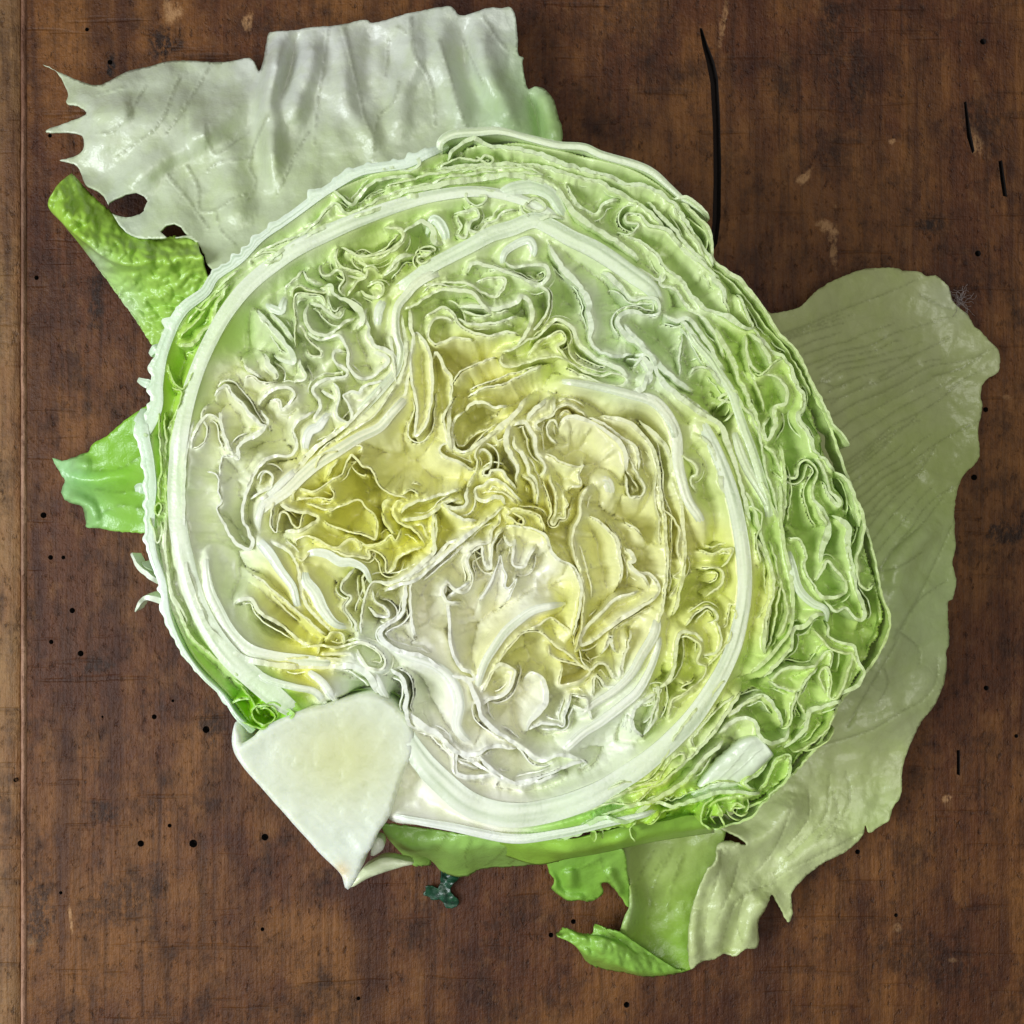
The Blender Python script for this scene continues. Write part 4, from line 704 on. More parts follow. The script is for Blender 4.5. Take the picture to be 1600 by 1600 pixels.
# ------------------------------------------------------------------ core
def prism(name, outline, depth, mat, parent, z=ZC, squash=.6, tint=None, step=6, toward=(0, 0), noise_amp=.0004, dish=.0):
    c = resample(np.vstack([outline, outline[:1]]), step)[:-1]; n = len(c)
    X0, X1 = c.min(0), c.max(0); pts = [Vector(p) for p in c]
    g = 5.0
    from_poly = []
    def inside(x, y):
        r = False; j = n - 1
        for i in range(n):
            if (c[i, 1] > y) != (c[j, 1] > y) and x < (c[j, 0] - c[i, 0]) * (y - c[i, 1]) / (c[j, 1] - c[i, 1]) + c[i, 0]: r = not r
            j = i
        return r
    for x in np.arange(X0[0], X1[0], g):
        for y in np.arange(X0[1], X1[1], g):
            if inside(x, y) and np.min(np.hypot(c[:, 0] - x, c[:, 1] - y)) > g * .6: from_poly.append(Vector((x + rnd.uniform(-1, 1), y + rnd.uniform(-1, 1))))
    vs, _, fs, *_ = delaunay_2d_cdt(pts + from_poly, [], [list(range(n))], 1, 1e-4)
    kk = K(z); verts = []; px = []
    for v in vs:
        d = np.min(np.hypot(c[:, 0] - v.x, c[:, 1] - v.y))
        zz = z - .0006 * math.exp(-d / 3.0) + noise_amp * nz(v.x * .03, v.y * .03, 5) + noise_amp * .4 * nz(v.x * .12, v.y * .12, 8) - dish * (1 - math.exp(-d / 25))
        verts.append(((v.x - 800) * kk, -(v.y - 800) * kk, zz)); px.append((v.x, v.y))
    faces = []
    for f in fs:
        a, b, e = (Vector(verts[i]) for i in f[:3]); faces.append(tuple(f) if (b - a).cross(e - a).z > 0 else tuple(f[::-1]))
    m = np.mean(c, axis=0); prev = list(range(n)); area2 = sum(c[i, 0] * c[(i + 1) % n, 1] - c[(i + 1) % n, 0] * c[i, 1] for i in range(n))
    for f in (.08, .3, .6, 1.0):
        b0 = len(verts); a = 1 - (1 - squash) * f ** 1.4
        for i in range(n):
            q = m + (c[i] - m) * a + np.array(toward) * f
            verts.append(((q[0] - 800) * kk, -(q[1] - 800) * kk, z - .0006 - depth * f)); px.append(tuple(q))
        cur = list(range(b0, b0 + n))
        for i in range(n):
            j = (i + 1) % n; q = (prev[i], prev[j], cur[j], cur[i]); faces.append(q if area2 > 0 else q[::-1])
        prev = cur
    faces.append(tuple(prev) if area2 < 0 else tuple(prev[::-1]))
    px = np.array(px); tc = tint(px) if callable(tint) else np.tile(lin(tint), (len(px), 1))
    o = mesh(name, verts, faces, mat, parent, tc, np.zeros(len(verts)))
    bm = bmesh.new(); bm.from_mesh(o.data); bmesh.ops.recalc_face_normals(bm, faces=bm.faces); bm.to_mesh(o.data); bm.free()
    return o
core_out = T('G', [(66,470),(80,400),(88,420),(104,460),(112,500),(165,470),(205,430),(270,395),(340,365),(400,340),(520,312),(620,282),(700,262),(755,262),(815,292),(890,362),(930,420),(950,490),(938,550),(890,640),(850,760),(820,860),(770,930),(740,1000),(700,1055),(690,1100),(640,1192),(612,1196),(590,1130),(500,1040),(400,930),(320,840),(240,750),(170,670),(115,605),(75,540)])
def core_tint(px):
    q = (px - np.array([340, 1000])) / .325
    d = np.exp(-(((q[:, 0] - 600) / 300) ** 2 + ((q[:, 1] - 560) / 250) ** 2)); e = np.exp(-(((q[:, 0] - 595) / 40) ** 2 + ((q[:, 1] - 1110) / 40) ** 2))
    return lin('dfe6d6') * (1 - d[:, None] * .9) + lin('d4d79c') * d[:, None] * .9 + .085 * np.array([[nz((x - y) * .16, (x + y) * .012, 3)] for x, y in q / 3.0]) * (1 - d[:, None]) - e[:, None] * np.array([.05, .2, .3])
prism('core', core_out, .040, M_CORE, head, squash=.72, tint=core_tint, toward=(40, -40), dish=.0006)
prism('leaf_stub', T('G', [(640,1192),(690,1110),(740,1075),(800,1050),(880,1060),(945,1078),(880,1095),(800,1120),(720,1150)]), .006, M_LEAF, head, z=ZC - .010, squash=.9, tint='dfe8c0')
prism('leaf_stub', T('G', [(735,1040),(750,960),(790,960),(800,1000),(770,1030)]), .006, M_LEAF, head, z=ZC - .006, squash=.9, tint='e8ecd8')
# broad white torn piece, lower right
def loft(name, rows, mat, parent, nu=50, nv=24, thick=.0005, tint='e8ecdc', ruff=.0008, fr=.03, sd=0.0, tintfn=None, edge_jag=0.0, veins=None):
    rr = [resample(np.array(r, float), 1.0) for r in rows]
    g = []
    for r in rr:
        u = np.linspace(0, len(r) - 1, nu); g.append(np.stack([np.interp(u, range(len(r)), r[:, k]) for k in range(3)], 1))
    g = np.array(g)                      # rows x nu x 3
    cols = [resample_n(g[:, i], nv) for i in range(nu)]
    g = np.array(cols)                   # nu x nv x 3
    verts, px = [], []
    for i in range(nu):
        for j in range(nv):
            x, y, z = g[i, j]
            jag = edge_jag * (nz(i * .35, sd, 3) + .6 * nz(i * .9, sd, 7)) if j in (0, nv - 1) else 0
            z = z * 1e-3 + ruff * (nz(x * fr, y * fr, sd) + .5 * nz(x * fr * 2.3, y * fr * 2.3, sd + 4))
            verts.append(P(x + jag * .5, y + jag, z)); px.append((x, y))
    faces = [(i * nv + j, (i + 1) * nv + j, (i + 1) * nv + j + 1, i * nv + j + 1) for i in range(nu - 1) for j in range(nv - 1)]
    px = np.array(px); tc = tintfn(px) if tintfn else np.tile(lin(tint), (len(px), 1))
    vn = vein_field(px, veins) if veins else np.zeros(len(px))
    o = mesh(name, verts, faces, mat, parent, tc, np.zeros(len(px)), vn)
    s = o.modifiers.new('thickness', 'SOLIDIFY'); s.thickness = thick; s.offset = 0
    return o
def resample_n(p, n):
    q = resample(p, max(1e-6, np.linalg.norm(np.diff(p, axis=0), axis=1).sum() / 400)); u = np.linspace(0, len(q) - 1, n)
    return np.stack([np.interp(u, range(len(q)), q[:, k]) for k in range(q.shape[1])], 1)
def vein_field(px, veins):
    kd_pts = []
    for v, wv in veins:
        r = resample(v, 1.5); m = len(r)
        for i, p in enumerate(r): kd_pts.append((p[0], p[1], wv * (1 - .55 * i / m)))
    kd = kdtree.KDTree(len(kd_pts))
    for i, p in enumerate(kd_pts): kd.insert((p[0], p[1], 0), i)
    kd.balance(); out = np.zeros(len(px))
    for i, (x, y) in enumerate(px):
        _, k, d = kd.find((x, y, 0)); wv = kd_pts[k][2]; out[i] = math.exp(-(d / wv) ** 2)
    return out
def L3(t, pts): 
    ox, oy, s = TILES[t]; return [(ox + a * s, oy + b * s, z) for a, b, z in pts]
ZM = ZC * 1000
loft('leaf', [L3('F', [(300,1500,ZM-6),(380,1392,ZM-5),(470,1306,ZM-4),(548,1240,ZM-3),(604,1224,ZM-2)]),
              L3('F', [(310,1515,ZM-3),(405,1405,ZM-1.5),(488,1322,ZM-.5),(568,1254,ZM+.4),(632,1236,ZM+.5)]),
              L3('F', [(320,1535,ZM-3),(440,1450,ZM-1.4),(530,1380,ZM-.2),(610,1310,ZM+.8),(668,1272,ZM+.9)]),
              L3('F', [(326,1556,ZM-4),(455,1500,ZM-2.6),(556,1442,ZM-1.2),(628,1380,ZM+.2),(698,1312,ZM+.6)]),
              L3('F', [(328,1568,ZM-9),(460,1516,ZM-7),(562,1462,ZM-6),(636,1396,ZM-5),(700,1326,ZM-4)])], M_FLOOR, head, tint='dbe6c8', sd=3, ruff=.0003, fr=.05, edge_jag=2.5, nv=40,
     veins=[(T('F', [(330,1530),(480,1400),(600,1260)]), 1.5), (T('F', [(400,1500),(540,1390),(650,1290)]), 1.5)])
loft('leaf', [L3('H', [(-240,590,ZM-10),(0,690,ZM-9),(150,710,ZM-8),(300,680,ZM-8),(560,610,ZM-8),(820,540,ZM-8)]),
              L3('H', [(-200,680,ZM-10),(0,750,ZM-11),(150,770,ZM-10),(300,745,ZM-11),(560,690,ZM-12),(845,640,ZM-12)]),
              L3('H', [(-150,790,ZM-22),(0,830,ZM-20),(150,800,ZM-20),(300,775,ZM-21),(560,720,ZM-22),(850,675,ZM-22)])], M_BLADE, head, tint='a8d850', sd=5, ruff=.0015)
loft('outer_leaf', [L3('G', [(780,880,48),(960,900,46),(1100,920,48),(1300,950,50),(1500,950,52),(1640,940,52)]),
              L3('G', [(820,950,44),(950,1010,44),(1060,1000,46),(1180,1010,46),(1360,1000,47),(1640,1000,48)]),
              L3('G', [(940,1080,34),(1015,1082,32),(1030,1040,34),(1080,1110,32),(1180,1135,32),(1280,1095,32),(1440,1085,34),(1560,1070,34),(1640,1062,36)])],
     M_BLADE, head, tint='a9d66a', sd=8, ruff=.0012, edge_jag=2.5, nu=90,
     veins=[(T('G', [(1220,960),(1190,1020),(1195,1090)]), 2), (T('G', [(1400,970),(1350,1030),(1280,1080)]), 2), (T('G', [(1520,960),(1460,1020),(1400,1070)]), 2), (T('G', [(1100,940),(1050,1010)]), 2)])

# ------------------------------------------------------------------ leaf surfaces between the cut edges
CS = np.concatenate(CENT)
RIM = np.array([(440,1135),(395,1143),(352,1092),(296,1030),(263,960),(250,900),(238,830),(230,760),(228,690),(238,600),(262,520),(330,430),(420,350),(520,290),(640,245),(780,215),(860,225),(920,238),(1000,262),(1060,306),(1098,360),(1112,392),(1155,440),(1205,505),(1245,562),(1285,660),(1310,740),(1340,812),(1366,872),(1387,945),(1389,985),(1365,1030),(1317,1100),(1260,1192),(1190,1258),(1085,1290),(950,1302),(800,1308),(680,1298),(600,1290),(590,1240),(605,1180),(630,1110),(560,1085)], float)
PITS = [(570,750,26,9),(545,805,24,8),(560,895,18,10),(605,905,16,8),(585,960,12,7),(740,640,20,9),(615,390,26,5),(580,345,22,4),(660,360,26,6),(470,420,14,4),
        (1245,730,20,10),(1290,850,26,9),(1310,960,34,9),(1350,930,24,8),(1240,680,18,8),(1130,640,16,10),(880,470,34,6),(700,960,26,4),(640,960,22,6),(720,1130,20,7),(620,1090,20,12),
        (430,985,22,6),(480,1080,14,7),(570,1075,18,8),(780,1080,14,8),(860,830,20,9),(890,930,24,5),(920,1040,22,5),(690,560,16,9),(700,640,16,6),(1000,660,20,7),(420,700,36,4),(440,800,30,4),
        (1060,350,18,6),(960,310,20,5),(760,245,26,5),(1100,930,20,5),(1080,1060,14,6),(1240,920,12,10),(1120,1130,14,7),(1250,1040,20,6),(770,720,18,10),(650,1215,20,8),(700,900,30,4),(990,560,16,7),(840,330,14,8)]
STEP = 2.4
rim = resample(np.vstack([RIM, RIM[:1]]), 6)[:-1]
gx = np.arange(rim[:, 0].min(), rim[:, 0].max(), STEP); gy = np.arange(rim[:, 1].min(), rim[:, 1].max(), STEP)
from bisect import bisect
def inpoly(poly, X, Y):
    r = np.zeros(X.shape, bool); j = len(poly) - 1
    for i in range(len(poly)):
        xi, yi = poly[i]; xj, yj = poly[j]
        if yi != yj: r ^= ((yi > Y) != (yj > Y)) & (X < (xj - xi) * (Y - yi) / (yj - yi) + xi)
        j = i
    return r
X, Y = np.meshgrid(gx, gy, indexing='ij'); IN = inpoly(rim, X, Y)
Z = np.zeros(X.shape); kz = K(ZC)
BD = np.full(X.shape, 1e9); BI = np.zeros(X.shape, int)
NB = 20
def smooth01(v): v = np.clip(v, 0, 1); return v * v * (3 - 2 * v)
for a0 in range(0, X.shape[0], NB):
    for b0 in range(0, X.shape[1], NB):
        bx, by = X[a0:a0 + NB, b0:b0 + NB], Y[a0:a0 + NB, b0:b0 + NB]
        if not IN[a0:a0 + NB, b0:b0 + NB].any(): continue
        cx, cy = bx.mean(), by.mean(); r = 75 + NB * STEP * .71
        cand = np.nonzero((np.abs(CS[:, 0] - cx) < r) & (np.abs(CS[:, 1] - cy) < r))[0]
        C = CS[cand]; dx = bx[..., None] - C[:, 0]; dy = by[..., None] - C[:, 1]; d = np.sqrt(dx * dx + dy * dy) + 1e-6
        co = (dx * C[:, 2] + dy * C[:, 3]) / d
        w_ = np.where(C[:, 8] > 0, 1.0, smooth01((co + .12) / .5))
        de = np.maximum(0, d - C[:, 6]); de = de * w_ + (1 - w_) * (de * 1.5 + 44)
        de = de * (26.0 / C[:, 7]) + C[:, 4] * 3.4           # short faces fall off faster; lower edges lie deeper
        k = de.argmin(-1); BI[a0:a0 + NB, b0:b0 + NB] = cand[k]; BD[a0:a0 + NB, b0:b0 + NB] = np.take_along_axis(de, k[..., None], -1)[..., 0]
PT = np.array(PITS, float)
kr_ = kdtree.KDTree(len(rim))
for i, p in enumerate(rim): kr_.insert((p[0], p[1], 0), i)
kr_.balance()
for a, b in zip(*np.nonzero(IN)):
    x, y = X[a, b], Y[a, b]; d = max(0.0, BD[a, b]); c_ = CS[BI[a, b]]
    D = 12.0 + 7.0 * nz(x * .02, y * .02, 33)
    dep = .06 + D * (1 - math.exp(-(d / 27) ** 1.25))
    if c_[8]: dep = .45 + dep * .6
    else:        # flutes that run down from a ruffled edge
        q = c_[5]; dep += (1 - math.exp(-d / 12)) * (3.6 * nz(q * .050, q * .0007, 7) + 2.0 * nz(q * .13, q * .0009, 17) * math.exp(-d / 26)) + .55 * min(1, d / 4) * nz(q * .30, q * .001, 27) * math.exp(-d / 12)
    dep += min(1, d / 14) * (1.4 * nz(x * .03, y * .03, 2) + .7 * nz(x * .07, y * .07, 6) + .25 * nz(x * .16, y * .16, 26))
    e = ((x - PT[:, 0]) ** 2 + (y - PT[:, 1]) ** 2) / PT[:, 2] ** 2
    dep += float((.7 * PT[:, 3] * np.exp(-e * 1.2)).sum()) * min(1, d / 8)
    dep += 4 * math.exp(-(kr_.find((x, y, 0))[2] / 4.0) ** 2)      # the outermost fold plunges inside the wrapper leaves
    Z[a, b] = -max(dep, .05) * 1e-3
zones = np.array([(700,270),(480,400),(1050,400),(300,800),(450,600),(420,900),(560,800),(700,560),(920,480),(880,720),(640,980),(950,900),(780,1050),(820,1200),(1090,800),(1230,640),(1290,850),(1280,1050),(1080,1180),(560,1080)], float)
own = ((X[..., None] - zones[:, 0]) ** 2 + (Y[..., None] - zones[:, 1]) ** 2).argmin(2)
for zi in range(len(zones)):
    idx = {}; verts, px, faces = [], [], []
    def vid(a, b):
        if (a, b) not in idx:
            idx[(a, b)] = len(verts); x, y = X[a, b], Y[a, b]; verts.append(((x - 800) * kz, -(y - 800) * kz, ZC + Z[a, b])); px.append((x, y))
        return idx[(a, b)]
    for a, b in zip(*np.nonzero(own == zi)):
        if a + 1 < X.shape[0] and b + 1 < X.shape[1] and IN[a, b] and IN[a + 1, b] and IN[a, b + 1] and IN[a + 1, b + 1]:
            faces.append((vid(a, b), vid(a, b + 1), vid(a + 1, b + 1), vid(a + 1, b)))
    if faces:
        p = np.array(px); fo = mesh('inner_leaf', verts, faces, M_FLOOR, head, tint_at(p[:, 0], p[:, 1]), np.zeros(len(p)))
# outside of the half head, down to the table
bv, bp = [], []; nb = len(rim); prof = [(0.0, .985), (.15, 1.0), (.35, .985), (.55, .93), (.75, .80), (.9, .62), (1.0, .42)]
cm = np.array([HX, HY])
for f, a in prof:
    for i in range(nb):
        q = cm + (rim[i] - cm) * a * (1 + .02 * nz(rim[i, 0] * .02, rim[i, 1] * .02, f * 3)); zz = (ZC - .005) * (1 - f) + .0006
        bv.append(((q[0] - 800) * kz, -(q[1] - 800) * kz, zz)); bp.append(q)
bf = [(k * nb + i, k * nb + (i + 1) % nb, (k + 1) * nb + (i + 1) % nb, (k + 1) * nb + i) for k in range(len(prof) - 1) for i in range(nb)] + [tuple(range((len(prof) - 1) * nb, len(prof) * nb))]
bp = np.array(bp); bowl = mesh('outer_leaf', bv, bf, M_BLADE, head, np.tile(lin('a4c860'), (len(bp), 1)), np.zeros(len(bp)))
bm = bmesh.new(); bm.from_mesh(bowl.data); bmesh.ops.recalc_face_normals(bm, faces=bm.faces); bm.to_mesh(bowl.data); bm.free()

# ------------------------------------------------------------------ loose outer leaves on the table
def blade(name, outline, zfun, ridges, veins, tintfn, parent=None, step=4.0, jag=1.0, ruff=.0009, thick=.0006, sd=0.0, holes=[], vh=.35, rs=1.0):
    c = resample(np.vstack([outline, outline[:1]]), step)[:-1]; n = len(c)
    c = c + np.array([(jag * nz(x * .2, y * .2, sd) + jag * nz(x * .07, y * .07, sd + 2), jag * nz(x * .2, y * .2, sd + 5)) for x, y in c])
    X0, X1 = c.min(0), c.max(0); gx, gy = np.meshgrid(np.arange(X0[0], X1[0], step), np.arange(X0[1], X1[1], step), indexing='ij')
    ok = inpoly(c, gx, gy); ins = np.stack([gx[ok], gy[ok]], 1) + np.random.default_rng(3).uniform(-.8, .8, (ok.sum(), 2))
    for h in holes: ins = ins[~inpoly(np.array(h), ins[:, 0], ins[:, 1])]
    kdc = kdtree.KDTree(n)
    for i, p in enumerate(c): kdc.insert((p[0], p[1], 0), i)
    kdc.balance(); ins = [p for p in ins if kdc.find((p[0], p[1], 0))[2] > step * .6]
    pts = [Vector(p) for p in c] + [Vector(p) for p in ins]
    vs, _, fs, *_ = delaunay_2d_cdt(pts, [], [list(range(n))], 1, 1e-4)
    px = np.array([(v.x, v.y) for v in vs])
    z = zfun(px[:, 0], px[:, 1]) * 1e-3
    for r, hmm, wpx in ridges:
        kr = kdtree.KDTree(1000); rr = resample(r, 3.0); kr = kdtree.KDTree(len(rr))
        for i, p in enumerate(rr): kr.insert((p[0], p[1], 0), i)
        kr.balance()
        for i, (x, y) in enumerate(px):
            _, k, d = kr.find((x, y, 0)); u = k / len(rr); z[i] += hmm * 1e-3 * math.exp(-(d / wpx) ** 2) * min(1, 4 * u + .2, 4 * (1 - u) + .2)
    for i, (x, y) in enumerate(px):
        z[i] += ruff * (nz(x * .02, y * .02, sd) + rs * (.55 * nz(x * .05, y * .05, sd + 3) + .22 * nz(x * .12, y * .12, sd + 6)))
    z = np.maximum(z, .0007)
    vn = vein_field(px, veins) if veins else np.zeros(len(px)); z += vh * 1e-3 * vn
    verts = [P(x, y, q) for (x, y), q in zip(px, z)]
    faces = []
    hp = [np.array(h) for h in holes]
    for f in fs:
        cx, cy = px[list(f)].mean(0)
        if any(inpoly(h, np.array([cx]), np.array([cy]))[0] for h in hp): continue
        a, b, e = (Vector(verts[i]) for i in f[:3]); faces.append(tuple(f) if (b - a).cross(e - a).z > 0 else tuple(f[::-1]))
    o = mesh(name, verts, faces, M_BLADE, parent, tintfn(px), np.zeros(len(px)), vn)
    s = o.modifiers.new('thickness', 'SOLIDIFY'); s.thickness = thick; s.offset = 0
    return o
def grad(cols, lift=0.0):
    """tissue colour by place: list of (x, y, r, hex)"""
    a = np.array([(x, y, r) for x, y, r, _ in cols], float); cc = np.array([lin(h) for *_, h in cols])
    def f(px):
        d2 = ((px[:, None, :] - a[None, :, :2]) ** 2).sum(2) / (a[:, 2] ** 2)[None]; ww = np.exp(-d2) + 1e-3 / (1 + d2)
        v = (ww[:, :, None] * cc[None]).sum(1) / ww.sum(1)[:, None]; return v + (.9 - v) * lift
    return f
# big pale torn leaf, upper left
o1 = np.array([(68,102),(88,112),(107,146),(104,162),(122,166),(136,179),(110,190),(72,206),(112,208),(130,214),(132,230),(120,244),(94,251),(118,258),(128,275),(135,290),(160,305),(185,350),(215,372),(265,372),(300,374),(318,395),(330,420),(400,470),(520,500),(700,440),(860,330),(878,215),(872,185),(864,158),(850,140),(836,136),(824,138),(816,100),(818,90),(810,86),(808,50),(801,15),(780,13),(760,14),(735,22),(718,24),(706,12),(695,11),(640,21),(600,33),(580,36),(570,31),(530,40),(490,43),(455,48),(430,50),(420,55),(414,90),(406,112),(391,92),(360,97),(330,98),(300,96),(265,97),(230,106),(200,113),(165,131),(150,134),(128,129)], float)
h1 = [[(166,322),(182,312),(205,302),(222,304),(230,316),(222,334),(200,340),(178,336)], [(252,362),(262,352),(280,352),(292,368),(262,372)]]
def z1(x, y):
    z = 4 + 26 * np.clip((y - 60) / 420, 0, 1) ** 1.2 + 7 * np.exp(-((x - 230) / 120) ** 2 - ((y - 190) / 60) ** 2)
    z += 9 / (1 + np.exp(-(x - 415 - (110 - y) * -.05) / 8)) * np.clip(1.1 - np.clip(y - 60, 0, 300) / 330, 0, 1)
    return z
r1 = [(T('N', [(1340,150),(1310,350),(1270,540),(1290,700),(1330,880)]), 3.00, 14), (T('Q', [(130,170),(90,330),(50,470),(80,620),(60,900)]), 3.00, 16), (T('Q', [(280,150),(260,300),(200,480),(190,600)]), 3.75, 18), (T('Q', [(200,160),(170,320),(120,480)]), -2.25, 9),
      (T('Q', [(400,140),(420,330),(440,500),(540,650),(600,800)]), 2.25, 15), (T('Q', [(560,120),(540,300),(560,480)]), -2.25, 16), (T('Q', [(740,80),(760,300),(700,450),(680,700)]), 3.00, 18), (T('Q', [(880,90),(900,300),(960,480),(1000,650)]), 2.62, 16), (T('Q', [(640,120),(630,400),(610,600)]), -1.50, 14),
      (T('Q', [(1080,90),(1090,300),(1180,480),(1260,650)]), 3.75, 20), (T('Q', [(1000,80),(1010,300),(1060,500)]), -2.25, 14), (T('Q', [(1310,450),(1350,560),(1370,680)]), -3.75, 9), (T('Q', [(1370,420),(1410,540),(1440,680)]), 2.25, 14),
      (T('N', [(1250,380),(1100,560),(900,700),(700,830),(560,950)]), 3.00, 20), (T('N', [(1100,640),(1120,900),(1180,1100)]), 3.00, 26), (T('N', [(900,640),(1000,640)]), 2.25, 20), (T('N', [(420,560),(520,540),(640,520)]), 2.25, 22), (T('N', [(440,420),(700,380),(900,330)]), 1.88, 18)]
v1 = [(T('N', [(1210,760),(1060,780),(1000,820)]), 2), (T('N', [(980,640),(1030,740),(1080,720),(1200,640)]), 2), (T('N', [(1290,560),(1200,780),(1230,880),(1180,980)]), 2.2), (T('N', [(900,800),(950,900),(960,1010),(1040,1010),(1120,960),(1220,920)]), 2), (T('N', [(1040,1010),(1060,1100),(1130,1180)]), 2),
      (T('N', [(700,420),(560,620),(430,640)]), 1.8), (T('N', [(860,380),(760,600),(560,760)]), 1.8), (T('N', [(1000,330),(900,500),(800,640)]), 1.6), (T('N', [(600,420),(460,460)]), 1.6), (T('N', [(800,840),(900,960),(1000,1100)]), 1.8),
      (T('Q', [(420,140),(460,300),(520,560),(560,660),(570,800)]), 2.6), (T('Q', [(680,130),(720,160)]), 2), (T('Q', [(690,400),(660,500),(590,560),(570,640)]), 2.4), (T('Q', [(740,90),(760,260),(840,400),(860,600)]), 2.2), (T('Q', [(880,200),(930,360),(960,480),(1010,610)]), 2.6), (T('Q', [(1090,80),(1150,180),(1210,250)]), 2), (T('Q', [(1000,200),(1100,410)]), 1.8), (T('Q', [(640,200),(620,400)]), 1.8), (T('Q', [(350,150),(300,480),(280,700)]), 1.8), (T('Q', [(250,640),(160,800),(100,940)]), 2)]
t1 = grad([(150,160,110,'d3dcbc'), (300,220,120,'d0d9b8'), (330,340,90,'cad8a6'), (470,110,90,'d9dcd2'), (600,100,90,'d6d9ca'), (720,100,90,'d0dac0'), (800,160,70,'b8d892'), (860,190,30,'a4cf5c'), (640,190,70,'c6d2a4'), (500,250,80,'c2d09a'), (740,60,50,'d8dace'), (200,330,40,'c6d4b4')], lift=.13)
L1 = blade('lettuce_leaf', o1, z1, r1, v1, t1, holes=h1, sd=1.0, ruff=.0016, rs=.35, step=3.2, vh=.5)
tag(L1, 'large pale torn lettuce leaf with pointed tips, pleated, behind the upper left of the head', 'leaf', 'loose lettuce leaves')
# bright green curled leaf
t2 = grad([(130,310,50,'a8d24c'), (220,390,60,'a6d24c'), (120,285,20,'b4e060'), (260,470,60,'aed85e'), (180,450,40,'b8e080'), (190,480,26,'d2e0c6'), (150,420,22,'d2e0c6'), (310,390,40,'b4da5c')])
L2 = loft('lettuce_leaf', [[(112,272,16),(150,312,16),(205,354,17),(255,369,18),(308,372,20)], [(92,288,21),(132,340,22),(190,382,23),(250,392,24),(312,392,25)], [(76,320,22),(118,362,24),(178,405,25),(240,410,27),(317,402,28)],
                           [(100,350,17),(140,388,18),(190,420,20),(246,426,22),(320,416,24)], [(134,392,12),(176,440,13),(222,458,15),(266,462,17),(328,440,20)], [(205,490,12),(232,505,13),(262,502,14),(300,490,15),(340,470,18)], [(238,540,12),(260,560,12),(290,545,13),(330,525,14),(370,500,16)]],
          M_BLADE, None, nu=110, nv=90, tintfn=t2, sd=11, ruff=.0019, fr=.055, edge_jag=6)
tag(L2, 'bright green curled lettuce leaf with a rolled lip on the left of the head', 'leaf', 'loose lettuce leaves')
# small green leaf, left
o3 = np.array([(83,716),(100,720),(120,714),(128,710),(140,706),(142,698),(150,690),(165,683),(182,668),(200,654),(218,642),(240,632),(300,640),(300,840),(250,836),(212,832),(180,830),(150,824),(136,824),(134,808),(128,790),(108,784),(97,770),(102,752),(96,740)], float)
L3o = blade('lettuce_leaf', o3, lambda x, y: 5 + 14 * np.clip((x - 90) / 160, 0, 1), [(np.array([(100,740),(150,750),(220,740)]), -3, 14), (np.array([(110,725),(140,730)]), 3, 12), (np.array([(105,775),(140,790),(150,815)]), 3.5, 10), (np.array([(150,780),(230,800)]), 2, 14)],
            [(np.array([(240,700),(190,730),(140,735)]), 2), (np.array([(240,760),(190,770),(150,765)]), 2), (np.array([(240,800),(190,790),(160,800)]), 2)], grad([(100,740,30,'a8d89c'), (130,800,40,'9ed08c'), (200,740,70,'8fc83c'), (210,800,50,'96cc50')]), sd=21, jag=1.6)
tag(L3o, 'small green leaf tip poking out left of the head, above the woodworm holes', 'leaf', 'loose lettuce leaves')
# big leaf on the right
o4 = np.array([(1150,500),(1205,490),(1225,487),(1250,479),(1272,458),(1300,440),(1340,424),(1362,420),(1395,419),(1412,424),(1432,424),(1448,432),(1462,431),(1480,446),(1488,470),(1500,482),(1512,492),(1520,508),(1535,520),(1548,536),(1560,548),(1562,566),(1558,582),(1540,594),(1532,612),(1534,640),(1528,670),(1530,705),(1526,720),(1506,742),(1496,765),(1490,800),(1492,850),(1488,880),(1493,905),(1488,935),(1480,945),(1482,1000),(1478,1020),(1476,1060),(1460,1100),(1440,1125),(1425,1155),(1410,1200),(1408,1240),(1395,1262),(1388,1282),(1372,1292),(1357,1301),(1352,1288),(1345,1308),(1318,1332),(1288,1346),(1262,1366),(1243,1385),(1236,1400),(1238,1425),(1231,1441),(1222,1425),(1212,1408),(1205,1398),(1196,1418),(1184,1440),(1183,1478),(1165,1482),(1150,1494),(1132,1490),(1115,1498),(1094,1502),(1080,1514),(1076,1490),(1076,1465),(1080,1430),(1090,1390),(1105,1360),(1118,1345),(1120,1322),(1135,1314),(1160,1312),(1000,1200),(1050,900)], float)
def z4(x, y):
    z = 3.5 + 16 * np.clip(1 - (x - 1200 - (y - 500) * .32) / 260, 0, 1) ** 1.5 * np.clip((1250 - y) / 300, .25, 1)
    z += 7 * np.exp(-((x - 1120) / 30) ** 2 - ((y - 1360) / 90) ** 2)
    return z
r4 = [(T('F', [(1280,640),(1300,480),(1340,360),(1500,200)]), 3.5, 20), (T('F', [(1180,1000),(1290,780),(1330,620)]), 2.5, 24), (T('F', [(1000,1240),(1200,1180),(1400,1060),(1500,880)]), 2.5, 22), (T('H', [(870,720),(960,740),(1100,700),(1200,600),(1230,480)]), 5, 24), (T('H', [(740,1040),(780,900),(860,760)]), 5, 16), (T('H', [(760,1320),(740,1180),(760,1000)]), 4, 14), (T('H', [(840,1260),(920,1050),(1100,930)]), 3, 24), (T('H', [(1000,1250),(1030,1100),(1120,980)]), 3, 14), (T('H', [(900,1280),(950,1100)]), -2.5, 16), (T('H', [(1150,900),(1300,780),(1500,680)]), 2.5, 22), (T('R', [(640,640),(900,650),(1080,560)]), 1.6, 26), (T('R', [(400,380),(900,180),(1200,170)]), 1.5, 30), (T('R', [(700,900),(1000,740),(1400,560)]), -1.5, 20)]
